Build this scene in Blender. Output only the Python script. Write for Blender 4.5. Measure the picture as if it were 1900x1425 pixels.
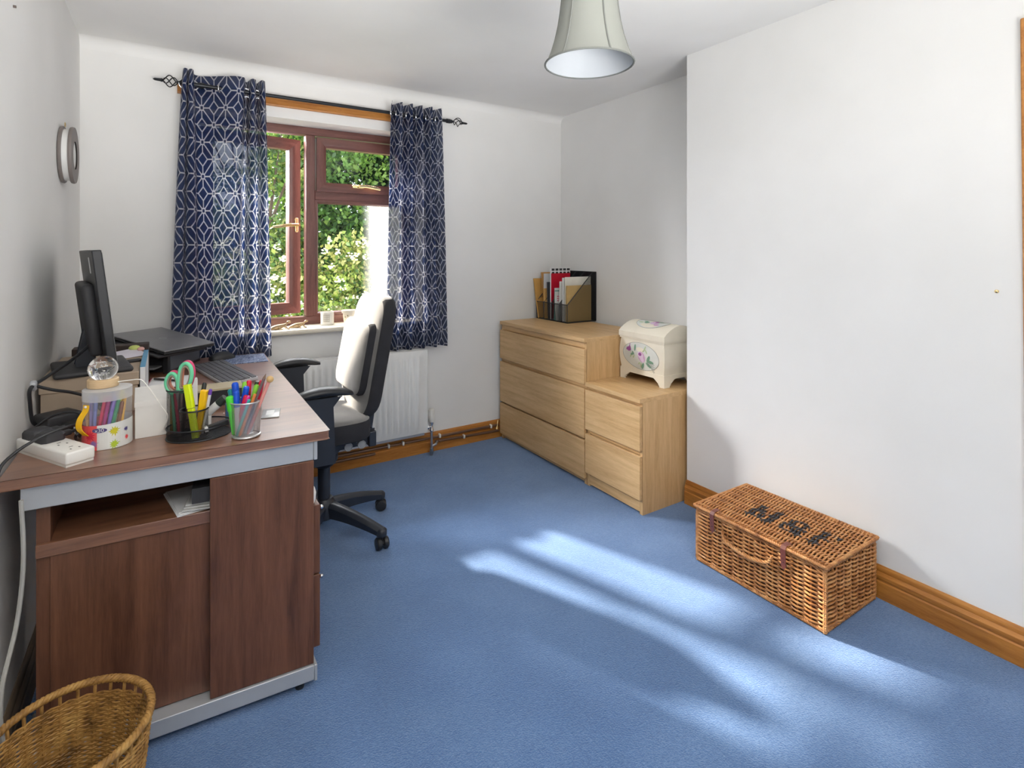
import bpy, math, random
from mathutils import Vector, Matrix
PI = math.pi
for o in list(bpy.data.objects): bpy.data.objects.remove(o)
S = bpy.context.scene
COL = S.collection
R = math.radians

# ------------------------------------------------------------------ camera
CAM_H = 1.245
cam_d = bpy.data.cameras.new('camera'); cam = bpy.data.objects.new('camera', cam_d); COL.objects.link(cam)
cam_d.sensor_width = 36; cam_d.lens = 36 * 1000 / 1900
cam_d.shift_y = -(712.5 - 466) / 1900
cam_d.clip_start = 0.02
cam.location = (0, 0, CAM_H)
cam.rotation_euler = (PI / 2, 0, -math.atan(.639))
S.camera = cam
# ------------------------------------------------------------------ light
S.view_settings.view_transform = 'Standard'; S.view_settings.look = 'None'
S.view_settings.exposure = 0.13; S.view_settings.gamma = 1.0; S.view_settings.use_curve_mapping = False
W = bpy.data.worlds.new('sky'); S.world = W; W.use_nodes = True
bg = W.node_tree.nodes['Background']; bg.inputs[0].default_value = (.86, .93, 1, 1); bg.inputs[1].default_value = 2.2

def lamp(name, kind, loc, direction, energy, **kw):
    l = bpy.data.lights.new(name, kind); l.energy = energy
    for k, v in kw.items(): setattr(l, k, v)
    o = bpy.data.objects.new(name, l); COL.objects.link(o); o.location = loc
    o.rotation_euler = Vector(direction).to_track_quat('-Z', 'Y').to_euler()
    return o
SUN_AZ, SUN_EL = R(20), R(34)
sd = (math.sin(SUN_AZ) * math.cos(SUN_EL), -math.cos(SUN_AZ) * math.cos(SUN_EL), -math.sin(SUN_EL))
lamp('sun', 'SUN', (0, 6, 5), sd, 17.0, angle=R(2.6), color=(1, .89, .74))
lamp('sky_fill', 'AREA', (.75, 4.25, 3.0), (.0, -1.5, -1.15), 520, shape='RECTANGLE', size=2.4, size_y=1.5, color=(.95, .97, 1))  # added area lamp outside, out of view, standing in for sky light
lamp('sky_fill_left', 'AREA', (-1.0, 4.7, 2.6), (1.0, -1.0, -.5), 560, shape='RECTANGLE', size=1.7, size_y=1.7, color=(.98, .98, 1))  # second unseen lamp added outside on the left, for slanting daylight
lamp('fill_light_high', 'AREA', (.35, -.6, 2.1), (.0, .8, -1), 14, shape='RECTANGLE', size=1.4, size_y=.5, color=(1, .97, .93))  # added fill lamp behind the camera, aimed down to lift the floor
lamp('fill_light_low', 'AREA', (.35, -1.0, .75), (.05, 2.2, 2.25), 46, shape='RECTANGLE', size=2.0, size_y=.9, color=(1, .985, .96), spread=R(85))  # added fill lamp behind the camera, aimed up to brighten the ceiling

# ------------------------------------------------------------------ materials
class NT:
    def __init__(s, name):
        s.m = bpy.data.materials.new(name); s.m.use_nodes = True
        s.t = s.m.node_tree; s.b = s.t.nodes['Principled BSDF']; s.out = s.t.nodes['Material Output']
    def n(s, kind, **kw):
        x = s.t.nodes.new(kind)
        for k, v in kw.items(): setattr(x, k, v)
        return x
    def l(s, a, b): s.t.links.new(a, b)
    def math(s, op, a, b=None, c=None):
        x = s.n('ShaderNodeMath', operation=op)
        for i, v in enumerate((a, b, c)):
            if v is None: continue
            if isinstance(v, (int, float)): x.inputs[i].default_value = v
            else: s.l(v, x.inputs[i])
        return x.outputs[0]
    def coord(s, scale=(1, 1, 1), which='Object', rot=(0, 0, 0)):
        c = s.n('ShaderNodeTexCoord'); m = s.n('ShaderNodeMapping'); m.inputs['Scale'].default_value = scale
        m.inputs['Rotation'].default_value = rot
        s.l(c.outputs[which], m.inputs[0]); return m.outputs[0]
    def noise(s, vec, scale=5, detail=4, rough=.5, dist=0):
        x = s.n('ShaderNodeTexNoise'); x.inputs['Scale'].default_value = scale; x.inputs['Detail'].default_value = detail
        x.inputs['Roughness'].default_value = rough; x.inputs['Distortion'].default_value = dist
        if vec is not None: s.l(vec, x.inputs['Vector'])
        return x.outputs['Fac']
    def ramp(s, fac, stops):
        x = s.n('ShaderNodeValToRGB'); e = x.color_ramp.elements
        while len(e) > 1: e.remove(e[-1])
        for i, (p, c) in enumerate(stops):
            el = e[0] if i == 0 else e.new(p)
            el.position = p; el.color = (*c, 1)
        s.l(fac, x.inputs[0]); return x.outputs[0]
    def bump(s, h, strength=.3, dist=.002):
        x = s.n('ShaderNodeBump'); x.inputs['Strength'].default_value = strength; x.inputs['Distance'].default_value = dist
        s.l(h, x.inputs['Height']); s.l(x.outputs[0], s.b.inputs['Normal']); return x
    def set(s, **kw):
        for k, v in kw.items():
            k = k.replace('_', ' ')
            i = s.b.inputs[k]
            i.default_value = (*v, 1) if isinstance(v, tuple) else v
        return s

def srgb(r, g, b):
    f = lambda c: (c / 255 / 12.92) if c <= 10 else ((c / 255 + .055) / 1.055) ** 2.4
    return (f(r), f(g), f(b))
_pm = {}
def plain(name, col, rough=.5, metal=0, var=.06, bumps=0, bscale=300, **kw):
    if name in _pm: return _pm[name]
    t = NT(name); t.set(Roughness=rough, Metallic=metal, **kw)
    v = t.coord(); f = t.noise(v, 14, 3)
    lo = tuple(c * (1 - var) for c in col); hi = tuple(min(1, c * (1 + var)) for c in col)
    t.l(t.ramp(f, [(.3, lo), (.7, hi)]), t.b.inputs['Base Color'])
    if bumps: t.bump(t.noise(v, bscale, 2), bumps, .001)
    _pm[name] = t.m; return t.m
def wood(name, dark, light, stretch, scale=6, rough=.45, knots=False, fine=.35, spec=.5, coat=0):
    t = NT(name); t.set(Roughness=rough); t.b.inputs['Specular IOR Level'].default_value = spec
    v = t.coord(stretch)
    a = t.noise(v, scale, 5, .6, .6); b = t.noise(v, scale * 9, 3, .7)
    f = t.math('ADD', t.math('MULTIPLY', a, 1 - fine), t.math('MULTIPLY', b, fine))
    mid = tuple((x + y) / 2 for x, y in zip(dark, light))
    c = t.ramp(f, [(.30, dark), (.48, mid), (.68, light)])
    if knots:
        k = t.n('ShaderNodeTexVoronoi'); k.inputs['Scale'].default_value = 3.2
        t.l(t.coord((1, 1, 2.2)), k.inputs['Vector'])
        kk = t.ramp(k.outputs['Distance'], [(.03, (1, 1, 1)), (.075, (0, 0, 0))])
        m = t.n('ShaderNodeMix', data_type='RGBA'); t.l(kk, m.inputs[0]); t.l(c, m.inputs[6]); m.inputs[7].default_value = (*[d * .35 for d in dark], 1)
        c = m.outputs[2]
    t.l(c, t.b.inputs['Base Color']); t.bump(f, .08, .001)
    if coat: t.set(Coat_Weight=coat, Coat_Roughness=.38)
    return t.m

def wall_mat():
    t = NT('white_emulsion'); t.set(Roughness=.75)
    v = t.coord(); f = t.noise(v, 2.2, 4)
    t.l(t.ramp(f, [(.3, (.79, .785, .765)), (.7, (.84, .835, .82))]), t.b.inputs['Base Color'])
    h = t.math('ADD', t.math('MULTIPLY', t.noise(v, 3, 3), 3), t.math('MULTIPLY', t.noise(v, 60, 3), .25))
    t.bump(h, .12, .006); return t.m
M_wall = wall_mat()
def carpet_mat():
    t = NT('blue_carpet'); t.set(Roughness=.95, Sheen_Weight=.55, Sheen_Roughness=.5)
    t.b.inputs['Specular IOR Level'].default_value = .1
    t.b.inputs['Sheen Tint'].default_value = (.75, .85, 1, 1)
    v = t.coord(); a = t.noise(v, 2.6, 4, .6); b = t.noise(v, 210, 2, .8); g = t.noise(v, 90, 3, .75)
    f = t.math('ADD', t.math('MULTIPLY', a, .34), t.math('ADD', t.math('MULTIPLY', b, .33), t.math('MULTIPLY', g, .33)))
    t.l(t.ramp(f, [(.34, (.034, .096, .25)), (.5, (.075, .168, .37)), (.66, (.150, .265, .49))]), t.b.inputs['Base Color'])
    t.bump(b, 1.0, .005); return t.m
M_carpet = carpet_mat()
M_pine = wood('orange_pine', srgb(150, 88, 30), srgb(205, 142, 70), (1, 12, 12), 3, .35, knots=True)
M_pineY = wood('orange_pine_long', srgb(140, 80, 26), srgb(200, 138, 64), (12, 1, 14), 3, .35, knots=False)
OAK = (srgb(186, 146, 96), srgb(222, 186, 136))
M_oakY = wood('oak_grain_along', *OAK, (9, .9, 14), 3.2, .42)
M_oakZ = wood('oak_grain_upright', *OAK, (14, 14, .9), 3.2, .42)
WAL = (srgb(70, 42, 30), srgb(126, 84, 62))
M_walZ = wood('walnut_upright', *WAL, (10, 10, .7), 2.6, .38, fine=.25)
M_walX = wood('walnut_flat', srgb(92, 56, 38), srgb(150, 104, 76), (.7, 9, 12), 3.2, .34, fine=.25, spec=.8, coat=.8)
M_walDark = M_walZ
M_upvc = wood('mahogany_foil', srgb(84, 50, 46), srgb(130, 86, 78), (12, 12, 1), 4, .3)
M_upvcX = wood('mahogany_foil_across', srgb(84, 50, 46), srgb(130, 86, 78), (1, 12, 12), 4, .3)
M_white = plain('white_paint', (.80, .80, .78), .35, var=.02)
M_cream = plain('cream_paint', (.80, .74, .61), .4, var=.03)
M_brass = plain('polished_brass', (.86, .66, .34), .22, 1.0)
M_copper = plain('painted_pipe', srgb(120, 92, 74), .35, .3)
M_chrome = plain('chrome', (.75, .75, .76), .2, 1.0)
M_iron = plain('black_iron', (.014, .016, .02), .38, .3)
M_blk = plain('black_plastic', (.018, .019, .022), .42, bumps=.15)
M_blkdull = plain('dull_black_plastic', (.036, .036, .040), .55)
M_navyplastic = plain('dark_blue_grey_plastic', (.022, .026, .036), .4, bumps=.15)
M_grey = plain('grey_metal', (.50, .52, .55), .4, .35, var=.03)
M_socket = plain('white_plastic', (.82, .80, .75), .35, var=.01)
M_card = plain('beige_card', srgb(176, 158, 138), .8, var=.05)
M_wcard = plain('white_card', (.76, .74, .70), .7, var=.03)
M_brown = plain('dark_brown_board', srgb(58, 46, 42), .7)
M_paper = plain('white_paper', (.80, .80, .80), .8, var=.02)
M_steel = plain('steel', (.6, .6, .62), .3, 1.0)

# ------------------------------------------------------------------ mesh building
class MB:
    def __init__(s): s.v = []; s.f = []; s.mi = []; s.cur = 0; s.uv = None
    def add(s, vs, fs, mi=None):
        b = len(s.v); s.v += [tuple(x) for x in vs]
        s.f += [tuple(i + b for i in f) for f in fs]; s.mi += [s.cur if mi is None else mi] * len(fs)
        return s
    def box(s, x0, x1, y0, y1, z0, z1, M=None, mi=None):
        vs = [Vector((x, y, z)) for x in (x0, x1) for y in (y0, y1) for z in (z0, z1)]
        if M is not None: vs = [M @ v for v in vs]
        return s.add(vs, [(0, 1, 3, 2), (4, 6, 7, 5), (0, 4, 5, 1), (2, 3, 7, 6), (0, 2, 6, 4), (1, 5, 7, 3)], mi)
    def rbox(s, c, size, r, M=None, n=3, mi=None):
        """box with rounded edges (superellipse rings in x,y; rounded top and bottom)"""
        hx, hy, hz = [q / 2 for q in size]; r = min(r, hx * .999, hy * .999, hz * .999)
        rings = []
        prof = [(-hz + r - r * math.cos(a), r - r * math.sin(a)) for a in [PI / 2 * k / n for k in range(n + 1)]]
        prof = [(-hz + r * (1 - math.sin(a)), r * (1 - math.cos(a))) for a in [PI / 2 - PI / 2 * k / n for k in range(n + 1)]]
        prof = prof + [(-z, i) for z, i in reversed(prof)]
        vs = []; ring = 4 * (n + 1)
        for z, ins in prof:
            for q, (sx, sy) in enumerate(((1, 1), (-1, 1), (-1, -1), (1, -1))):
                for k in range(n + 1):
                    a = PI / 2 * q + PI / 2 * k / n
                    rr = max(r - ins, 0.0)
                    x = sx * (hx - r) + rr * math.cos(a); y = sy * (hy - r) + rr * math.sin(a)
                    vs.append(Vector((c[0] + x, c[1] + y, c[2] + z)))
        if M is not None: vs = [M @ v for v in vs]
        fs = []
        L = len(prof)
        for j in range(L - 1):
            for k in range(ring):
                a = j * ring + k; b = j * ring + (k + 1) % ring
                fs.append((a, b, b + ring, a + ring))
        fs.append(tuple(reversed(range(ring)))); fs.append(tuple(range((L - 1) * ring, L * ring)))
        return s.add(vs, fs, mi)
    def ring_loft(s, rings, close=True, caps=True, mi=None):
        n = len(rings[0]); vs = [v for r in rings for v in r]; fs = []
        for j in range(len(rings) - 1):
            for k in range(n if close else n - 1):
                a = j * n + k; b = j * n + (k + 1) % n
                fs.append((a, b, b + n, a + n))
        if caps: fs.append(tuple(reversed(range(n)))); fs.append(tuple(range((len(rings) - 1) * n, len(rings) * n)))
        return s.add(vs, fs, mi)
    def tube(s, pts, r, n=6, closed=False, caps=True, mi=None):
        pts = [Vector(p) for p in pts]; m = len(pts); rings = []
        prev = None
        for i, p in enumerate(pts):
            if closed: t = pts[(i + 1) % m] - pts[i - 1]
            else: t = pts[min(i + 1, m - 1)] - pts[max(i - 1, 0)]
            if t.length < 1e-9: t = Vector((0, 0, 1))
            t.normalize()
            if prev is None:
                ref = Vector((0, 0, 1)) if abs(t.z) < .9 else Vector((1, 0, 0))
                u = t.cross(ref).normalized()
            else:
                u = prev - t * prev.dot(t)
                u = u.normalized() if u.length > 1e-6 else t.orthogonal().normalized()
            prev = u; w = t.cross(u); rr = r[i] if isinstance(r, (list, tuple)) else r
            rings.append([p + (u * math.cos(2 * PI * k / n) + w * math.sin(2 * PI * k / n)) * rr for k in range(n)])
        if closed: rings.append(rings[0])
        return s.ring_loft(rings, True, caps and not closed, mi)
    def cyl(s, p0, p1, r0, r1=None, n=20, mi=None): return s.tube([p0, p1], [r0, r0 if r1 is None else r1], n, mi=mi)
    def lathe(s, prof, c=(0, 0, 0), n=32, M=None, caps=True, mi=None, sy=1.0):
        rings = []
        for r, z in prof:
            ring = [Vector((c[0] + r * math.cos(2 * PI * k / n), c[1] + sy * r * math.sin(2 * PI * k / n), c[2] + z)) for k in range(n)]
            if M is not None: ring = [M @ v for v in ring]
            rings.append(ring)
        return s.ring_loft(rings, True, caps, mi)
    def prism(s, poly, axis, a, b, M=None, mi=None):
        """poly: 2D points in the plane perpendicular to axis ('x': (y,z), 'y': (x,z), 'z': (x,y))"""
        def P(p, t):
            v = {'x': (t, p[0], p[1]), 'y': (p[0], t, p[1]), 'z': (p[0], p[1], t)}[axis]
            return M @ Vector(v) if M is not None else Vector(v)
        n = len(poly); vs = [P(p, a) for p in poly] + [P(p, b) for p in poly]
        fs = [tuple(range(n)), tuple(range(2 * n - 1, n - 1, -1))] + [(i, (i + 1) % n, (i + 1) % n + n, i + n) for i in range(n)]
        return s.add(vs, fs, mi)
    def sphere(s, c, r, n=16, sc=(1, 1, 1), mi=None, M=None):
        rings = []
        for j in range(1, n):
            a = PI * j / n
            rings.append([Vector((c[0] + sc[0] * r * math.sin(a) * math.cos(2 * PI * k / (2 * n)), c[1] + sc[1] * r * math.sin(a) * math.sin(2 * PI * k / (2 * n)), c[2] - sc[2] * r * math.cos(a))) for k in range(2 * n)])
        if M is not None: rings = [[M @ v for v in q] for q in rings]
        return s.ring_loft(rings, mi=mi)
    def torus(s, c, Rr, r, axis='z', n=28, k=8, mi=None, M=None):
        pts = []
        for i in range(n):
            a = 2 * PI * i / n; p = {'z': (Rr * math.cos(a), Rr * math.sin(a), 0), 'x': (0, Rr * math.cos(a), Rr * math.sin(a)), 'y': (Rr * math.cos(a), 0, Rr * math.sin(a))}[axis]
            q = Vector(c) + Vector(p); pts.append(M @ q if M is not None else q)
        return s.tube(pts, r, k, closed=True, mi=mi)
    def build(s, name, mats, parent=None, at=None, smooth=35, bevel=0, seg=2, subsurf=0, uv=None):
        me = bpy.data.meshes.new(name)
        off = Vector((0, 0, 0))
        if parent is not None and at is None: off = Vector(parent.get('_w', (0, 0, 0)))
        if at is not None: off = Vector(at)
        me.from_pydata([Vector(v) - off for v in s.v], [], s.f)
        for m in (mats if isinstance(mats, (list, tuple)) else [mats]): me.materials.append(m)
        me.polygons.foreach_set('material_index', s.mi)
        me.polygons.foreach_set('use_smooth', [True] * len(s.f))
        if uv is not None:
            L = me.uv_layers.new(name='uv')
            for p in me.polygons:
                for li in p.loop_indices: L.data[li].uv = uv[me.loops[li].vertex_index]
        me.update(); me.validate()
        try: me.set_sharp_from_angle(angle=R(smooth))
        except Exception: pass
        o = bpy.data.objects.new(name, me); COL.objects.link(o)
        if parent is not None:
            o.parent = parent
            w = Vector(parent.get('_w', (0, 0, 0)))
            o['_w'] = tuple(off if at is not None else w)
            if at is not None: o.location = off - w
        else: o.location = off; o['_w'] = tuple(off)
        if bevel:
            b = o.modifiers.new('bevel', 'BEVEL'); b.width = bevel; b.segments = seg; b.limit_method = 'ANGLE'; b.angle_limit = R(40); b.harden_normals = False
        if subsurf:
            b = o.modifiers.new('sub', 'SUBSURF'); b.levels = subsurf; b.render_levels = subsurf
        return o

def tag(o, label, cat, group=None, kind=None):
    o['label'] = label; o['category'] = cat
    if group: o['group'] = group
    if kind: o['kind'] = kind
    return o
def thing(name, label, cat, loc, group=None):
    o = bpy.data.objects.new(name, None); COL.objects.link(o); o.location = loc; o['_w'] = tuple(loc)
    o.empty_display_size = .02
    return tag(o, label, cat, group)
def struct(o): o['kind'] = 'structure'; return o
def rotM(c, axis, ang): return Matrix.Translation(Vector(c)) @ Matrix.Rotation(ang, 4, axis) @ Matrix.Translation(-Vector(c))
def catmull(P, n=6, closed=False):
    P = [Vector(p) for p in P]; out = []; m = len(P)
    for i in range(m if closed else m - 1):
        p0 = P[(i - 1) % m] if closed or i > 0 else P[0]; p1 = P[i]; p2 = P[(i + 1) % m]; p3 = P[(i + 2) % m] if closed or i + 2 < m else P[-1]
        for k in range(n):
            t = k / n
            out.append(.5 * ((2 * p1) + (p2 - p0) * t + (2 * p0 - 5 * p1 + 4 * p2 - p3) * t * t + (3 * p1 - p0 - 3 * p2 + p3) * t ** 3))
    if not closed: out.append(P[-1])
    return out
def text_geo(txt, size, M, mb, mi=None):
    c = bpy.data.curves.new('t', 'FONT'); c.body = txt; c.size = size; c.align_x = 'CENTER'; c.align_y = 'CENTER'
    o = bpy.data.objects.new('t', c); COL.objects.link(o)
    dg = bpy.context.evaluated_depsgraph_get(); me = bpy.data.meshes.new_from_object(o.evaluated_get(dg))
    mb.add([M(v.co) if callable(M) else M @ v.co for v in me.vertices], [tuple(p.vertices) for p in me.polygons], mi)
    bpy.data.objects.remove(o); bpy.data.curves.remove(c); bpy.data.meshes.remove(me)

# ------------------------------------------------------------------ room shell
XL, XR, XC, YB, YN, ZC = -.335, 2.41, 2.17, 3.11, -1.35, 2.215
YCH = 1.785                      # far corner of the chimney breast
WX0, WX1, WZ0, WZ1, YW = .09, 1.33, .805, 1.962, 3.26     # window opening and frame plane
def wallbox(name, *b):
    return struct(MB().box(*b).build(name, M_wall, at=((b[0] + b[1]) / 2, (b[2] + b[3]) / 2, b[4])))
struct(MB().box(XL - .1, 2.6, YN, 3.45, -.06, 0).build('floor', M_carpet, at=(1, 1, 0)))
struct(MB().box(XL - .1, 2.6, YN, 3.45, ZC, ZC + .08).build('ceiling', M_wall, at=(1, 1, ZC)))
wallbox('wall_left', XL - .1, XL, YN, 3.45, 0, ZC)
w = MB()
w.box(XL, WX0, YB, 3.40, 0, ZC); w.box(WX1, XR, YB, 3.40, 0, ZC); w.box(WX0, WX1, YB, 3.40, 0, WZ0); w.box(WX0, WX1, YB, 3.40, WZ1, ZC)
struct(w.build('wall_back', M_wall, at=(1, YB, 0)))
wallbox('wall_right', XR, XR + .1, YN, 3.40, 0, ZC)
o = MB().box(XC, XR, .1, YCH, 0, ZC).build('wall_chimney_breast', M_wall, at=(XC, 1, 0)); struct(o)
wallbox('wall_near', XL, XR, YN - .1, YN, 0, ZC)
# slight plaster cove along the window wall's ceiling line
cv = MB(); prof = [(YB, ZC - .05)] + [(YB - .05 * (1 - math.cos(a)) , ZC - .05 + .05 * math.sin(a)) for a in [PI / 2 * k / 6 for k in range(1, 7)]] + [(YB, ZC)]
cv.prism(prof, 'x', XL, XR); struct(cv.build('trim_1', M_wall, at=(1, YB, ZC - .05)))
# skirting boards, moulded
def skirt(name, mat, pts, H, t, out):
    prof = [(0, 0), (t, 0), (t, H * .52), (t * .8, H * .56), (t * .95, H * .62), (t * .95, H * .72), (t * .55, H * .82), (t * .6, H * .88), (t * .35, H * .97), (t * .15, H), (0, H)]
    mb = MB(); a, b = Vector(pts[0]), Vector(pts[1])
    rings = [[Vector((p.x + out[0] * d, p.y + out[1] * d, z)) for d, z in prof] for p in (a, b)]
    mb.ring_loft(rings); return struct(mb.build(name, mat, at=(*((a + b) / 2)[:2], 0)))
skirt('baseboard_back', M_pine, [(XL, YB, 0), (XR, YB, 0)], .115, .02, (0, -1))
skirt('baseboard_right', M_pineY, [(XC, .1, 0), (XC, YCH, 0)], .113, .02, (-1, 0))
skirt('baseboard_left', plain('painted_skirting', srgb(120, 104, 88), .5), [(XL, YN, 0), (XL, YB, 0)], .12, .018, (1, 0))
skirt('baseboard_recess', M_pineY, [(XR, YCH, 0), (XR, YB, 0)], .115, .02, (-1, 0))
# door frame on the right wall, seen as a sliver
dr = MB(); M = rotM((XC, .5, 1.0), 'X', R(-.45))
dr.box(XC - .012, XC - .001, .455, .536, .0, 1.945, M); dr.box(XC - .02, XC - .001, -.45, .46, 1.86, 1.945, M)
struct(dr.build('trim_2', M_pine, at=(XC, .5, 0), bevel=.004))

# ------------------------------------------------------------------ window
def glass_mat(name, white_band=None):
    t = NT(name); tr = t.n('ShaderNodeBsdfTransparent'); gl = t.n('ShaderNodeBsdfGlossy'); gl.inputs['Roughness'].default_value = .02
    fr = t.n('ShaderNodeLayerWeight'); fr.inputs['Blend'].default_value = .25
    m = t.n('ShaderNodeMixShader'); t.l(t.math('MULTIPLY', fr.outputs['Fresnel'], .9), m.inputs[0]); t.l(tr.outputs[0], m.inputs[1]); t.l(gl.outputs[0], m.inputs[2])
    last = m.outputs[0]
    if white_band:   # milky white band, denser towards the right of the pane
        x0, x1, k = white_band
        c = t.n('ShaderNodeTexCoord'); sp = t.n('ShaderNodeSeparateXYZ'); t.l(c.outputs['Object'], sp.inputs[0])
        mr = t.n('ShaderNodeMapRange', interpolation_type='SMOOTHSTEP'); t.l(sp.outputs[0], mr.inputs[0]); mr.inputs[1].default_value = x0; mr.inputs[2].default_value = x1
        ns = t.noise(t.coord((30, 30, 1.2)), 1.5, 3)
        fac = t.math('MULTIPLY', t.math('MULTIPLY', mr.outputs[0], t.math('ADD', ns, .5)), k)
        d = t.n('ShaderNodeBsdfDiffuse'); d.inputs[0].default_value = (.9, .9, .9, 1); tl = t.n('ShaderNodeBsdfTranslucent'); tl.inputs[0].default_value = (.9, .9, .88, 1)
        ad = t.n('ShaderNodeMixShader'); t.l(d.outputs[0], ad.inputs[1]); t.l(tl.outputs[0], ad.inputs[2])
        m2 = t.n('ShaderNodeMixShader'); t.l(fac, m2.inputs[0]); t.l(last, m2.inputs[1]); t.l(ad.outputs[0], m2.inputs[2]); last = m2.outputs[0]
    t.l(last, t.out.inputs[0]); return t.m
M_glass = glass_mat('window_glass'); M_glassh = glass_mat('whitened_window_glass', (.13, .25, .19))
def frame_rect(mb, x0, x1, z0, z1, w, y0, y1, ins=.012, M=None):
    """mitred frame with a sloping glazing bead on the room side (y0)"""
    for (a, b, c, d) in (((x0, z0), (x1, z0), (x1 - w, z0 + w), (x0 + w, z0 + w)), ((x1, z0), (x1, z1), (x1 - w, z1 - w), (x1 - w, z0 + w)),
                         ((x1, z1), (x0, z1), (x0 + w, z1 - w), (x1 - w, z1 - w)), ((x0, z1), (x0, z0), (x0 + w, z0 + w), (x0 + w, z1 - w))):
        k = .62
        e = [c[0] + (b[0] - c[0]) * (1 - k), c[1] + (b[1] - c[1]) * (1 - k)]; f = [d[0] + (a[0] - d[0]) * (1 - k), d[1] + (a[1] - d[1]) * (1 - k)]
        V = [Vector((a[0], y0, a[1])), Vector((b[0], y0, b[1])), Vector((e[0], y0, e[1])), Vector((f[0], y0, f[1])),
             Vector((c[0], y0 + ins, c[1])), Vector((d[0], y0 + ins, d[1])),
             Vector((a[0], y1, a[1])), Vector((b[0], y1, b[1])), Vector((c[0], y1, c[1])), Vector((d[0], y1, d[1]))]
        if M is not None: V = [M @ v for v in V]
        mi = 1 if abs(a[1] - b[1]) < 1e-6 else 0
        mb.add(V, [(0, 1, 2, 3), (3, 2, 4, 5), (5, 4, 8, 9), (6, 9, 8, 7), (0, 6, 7, 1)], mi)
win = bpy.data.objects.new('window_1', None); COL.objects.link(win); win.location = (.7, YW, WZ0); win['_w'] = (.7, YW, WZ0); win['kind'] = 'structure'
MU = [M_upvc, M_upvcX]
f = MB(); y0, y1 = YW, YW + .06
fb, ft = .822, 1.962
f.box(WX0, WX1, y0, y1, WZ0 - .005, .868, mi=1); f.box(WX0, WX1, y0, y1, 1.917, ft, mi=1)
f.box(WX0, .135, y0, y1, .868, 1.917); f.box(WX1 - .045, WX1, y0, y1, .868, 1.917)
f.box(.672, .722, y0 - .004, y1, .868, 1.917); f.box(.722, WX1 - .045, y0 - .002, y1, 1.545, 1.600, mi=1)
f.build('window_frame', MU, win, bevel=.004)
fs = MB(); frame_rect(fs, .728, WX1 - .05, 1.592, 1.905, .055, y0 - .022, y0 + .04); so = fs.build('fanlight_sash', MU, win)
g = MB().box(.78, WX1 - .10, y0 + .01, y0 + .016, 1.645, 1.852); g.build('pane', M_glass, so)
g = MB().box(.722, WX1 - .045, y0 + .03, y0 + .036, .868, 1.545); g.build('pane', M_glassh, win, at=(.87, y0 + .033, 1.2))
fb2 = MB(); frame_rect(fb2, .722, WX1 - .045, .868, 1.545, .022, y0 + .005, y0 + .03); fb2.build('glazing_bead', MU, win)
# left casement standing open, hinged at the left
hx = .14; Mo = Matrix.Translation((hx, y0 + .03, 0)) @ Matrix.Rotation(R(13.5), 4, 'Z')
cs = MB(); frame_rect(cs, 0, .535, .878, 1.905, .062, -.03, .03, M=Mo); co = cs.build('open_casement', MU, win)
MB().box(.058, .48, .004, .010, .935, 1.848, M=Mo).build('pane', M_glass, co)
h = MB()
h.rbox((.508, -.036, 1.40), (.020, .012, .085), .005, M=Mo); h.cyl(Mo @ Vector((.508, -.04, 1.40)), Mo @ Vector((.508, -.066, 1.40)), .009)
h.tube([Mo @ Vector(p) for p in ((.508, -.062, 1.40), (.46, -.064, 1.398), (.40, -.062, 1.388), (.36, -.06, 1.384))], [.008, .009, .009, .006], 10)
h.build('casement_handle', M_brass, co)
h = MB(); h.rbox((.965, y0 - .029, 1.632), (.07, .014, .022), .006); h.cyl((.965, y0 - .03, 1.632), (.965, y0 - .058, 1.632), .009)
h.tube([(.965, y0 - .055, 1.632), (1.01, y0 - .058, 1.634), (1.06, y0 - .056, 1.628), (1.095, y0 - .052, 1.62)], [.008, .0095, .0095, .006], 10)
h.build('fanlight_handle', M_brass, so)
# window board
wb = MB(); prof = [(YW + .01, .795), (3.078, .795)] + [(3.072 - .011 * math.sin(a), .8085 - .0135 * math.cos(a)) for a in [PI * k / 8 for k in range(9)]] + [(YW + .01, .822)]
wb.prism([(y, z) for y, z in prof], 'x', WX0 - .07, WX1 + .07)
struct(wb.build('trim_3', M_cream, at=(.7, 3.1, .8)))

# ------------------------------------------------------------------ outside
random.seed(4)
def leaf_mats(tagname, cols):
    out = []
    for i, c in enumerate(cols):
        t = NT(f'{tagname}_leaf_{i}'); t.set(Roughness=.5)
        d = t.n('ShaderNodeBsdfTranslucent'); d.inputs[0].default_value = (c[0] * 1.3, c[1] * 1.35, c[2] * .8, 1)
        t.b.inputs['Base Color'].default_value = (*c, 1)
        m = t.n('ShaderNodeMixShader'); m.inputs[0].default_value = .35; t.l(t.b.outputs[0], m.inputs[1]); t.l(d.outputs[0], m.inputs[2]); t.l(m.outputs[0], t.out.inputs[0])
        out.append(t.m)
    return out
def foliage(clumps, n, size, nm, lo=0):
    mb = MB(); tot = sum(c[3] ** 2 for c in clumps)
    for (cx, cy, cz, r, kind) in clumps:
        for _ in range(int(n * r * r / tot)):
            d = Vector((random.gauss(0, 1), random.gauss(0, 1), random.gauss(0, 1))).normalized()
            rr = r * (random.random() ** .4)
            p = Vector((cx, cy, cz)) + d * rr
            if p.z < lo: continue
            a = Vector((random.gauss(0, 1), random.gauss(0, 1), random.gauss(0, 1) - .3)).normalized(); b = a.orthogonal().normalized()
            b = (Matrix.Rotation(random.random() * 6.28, 3, a) @ b)
            s = size * random.uniform(.6, 1.25); w = s * .32; nn = a.cross(b)
            mi = kind if random.random() < .62 else random.randrange(nm)
            mb.add([p - a * s * .5, p + b * w + nn * s * .06, p + a * s * .5, p - b * w + nn * s * .06], [(0, 1, 2), (0, 2, 3)], mi)
    return mb
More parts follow.
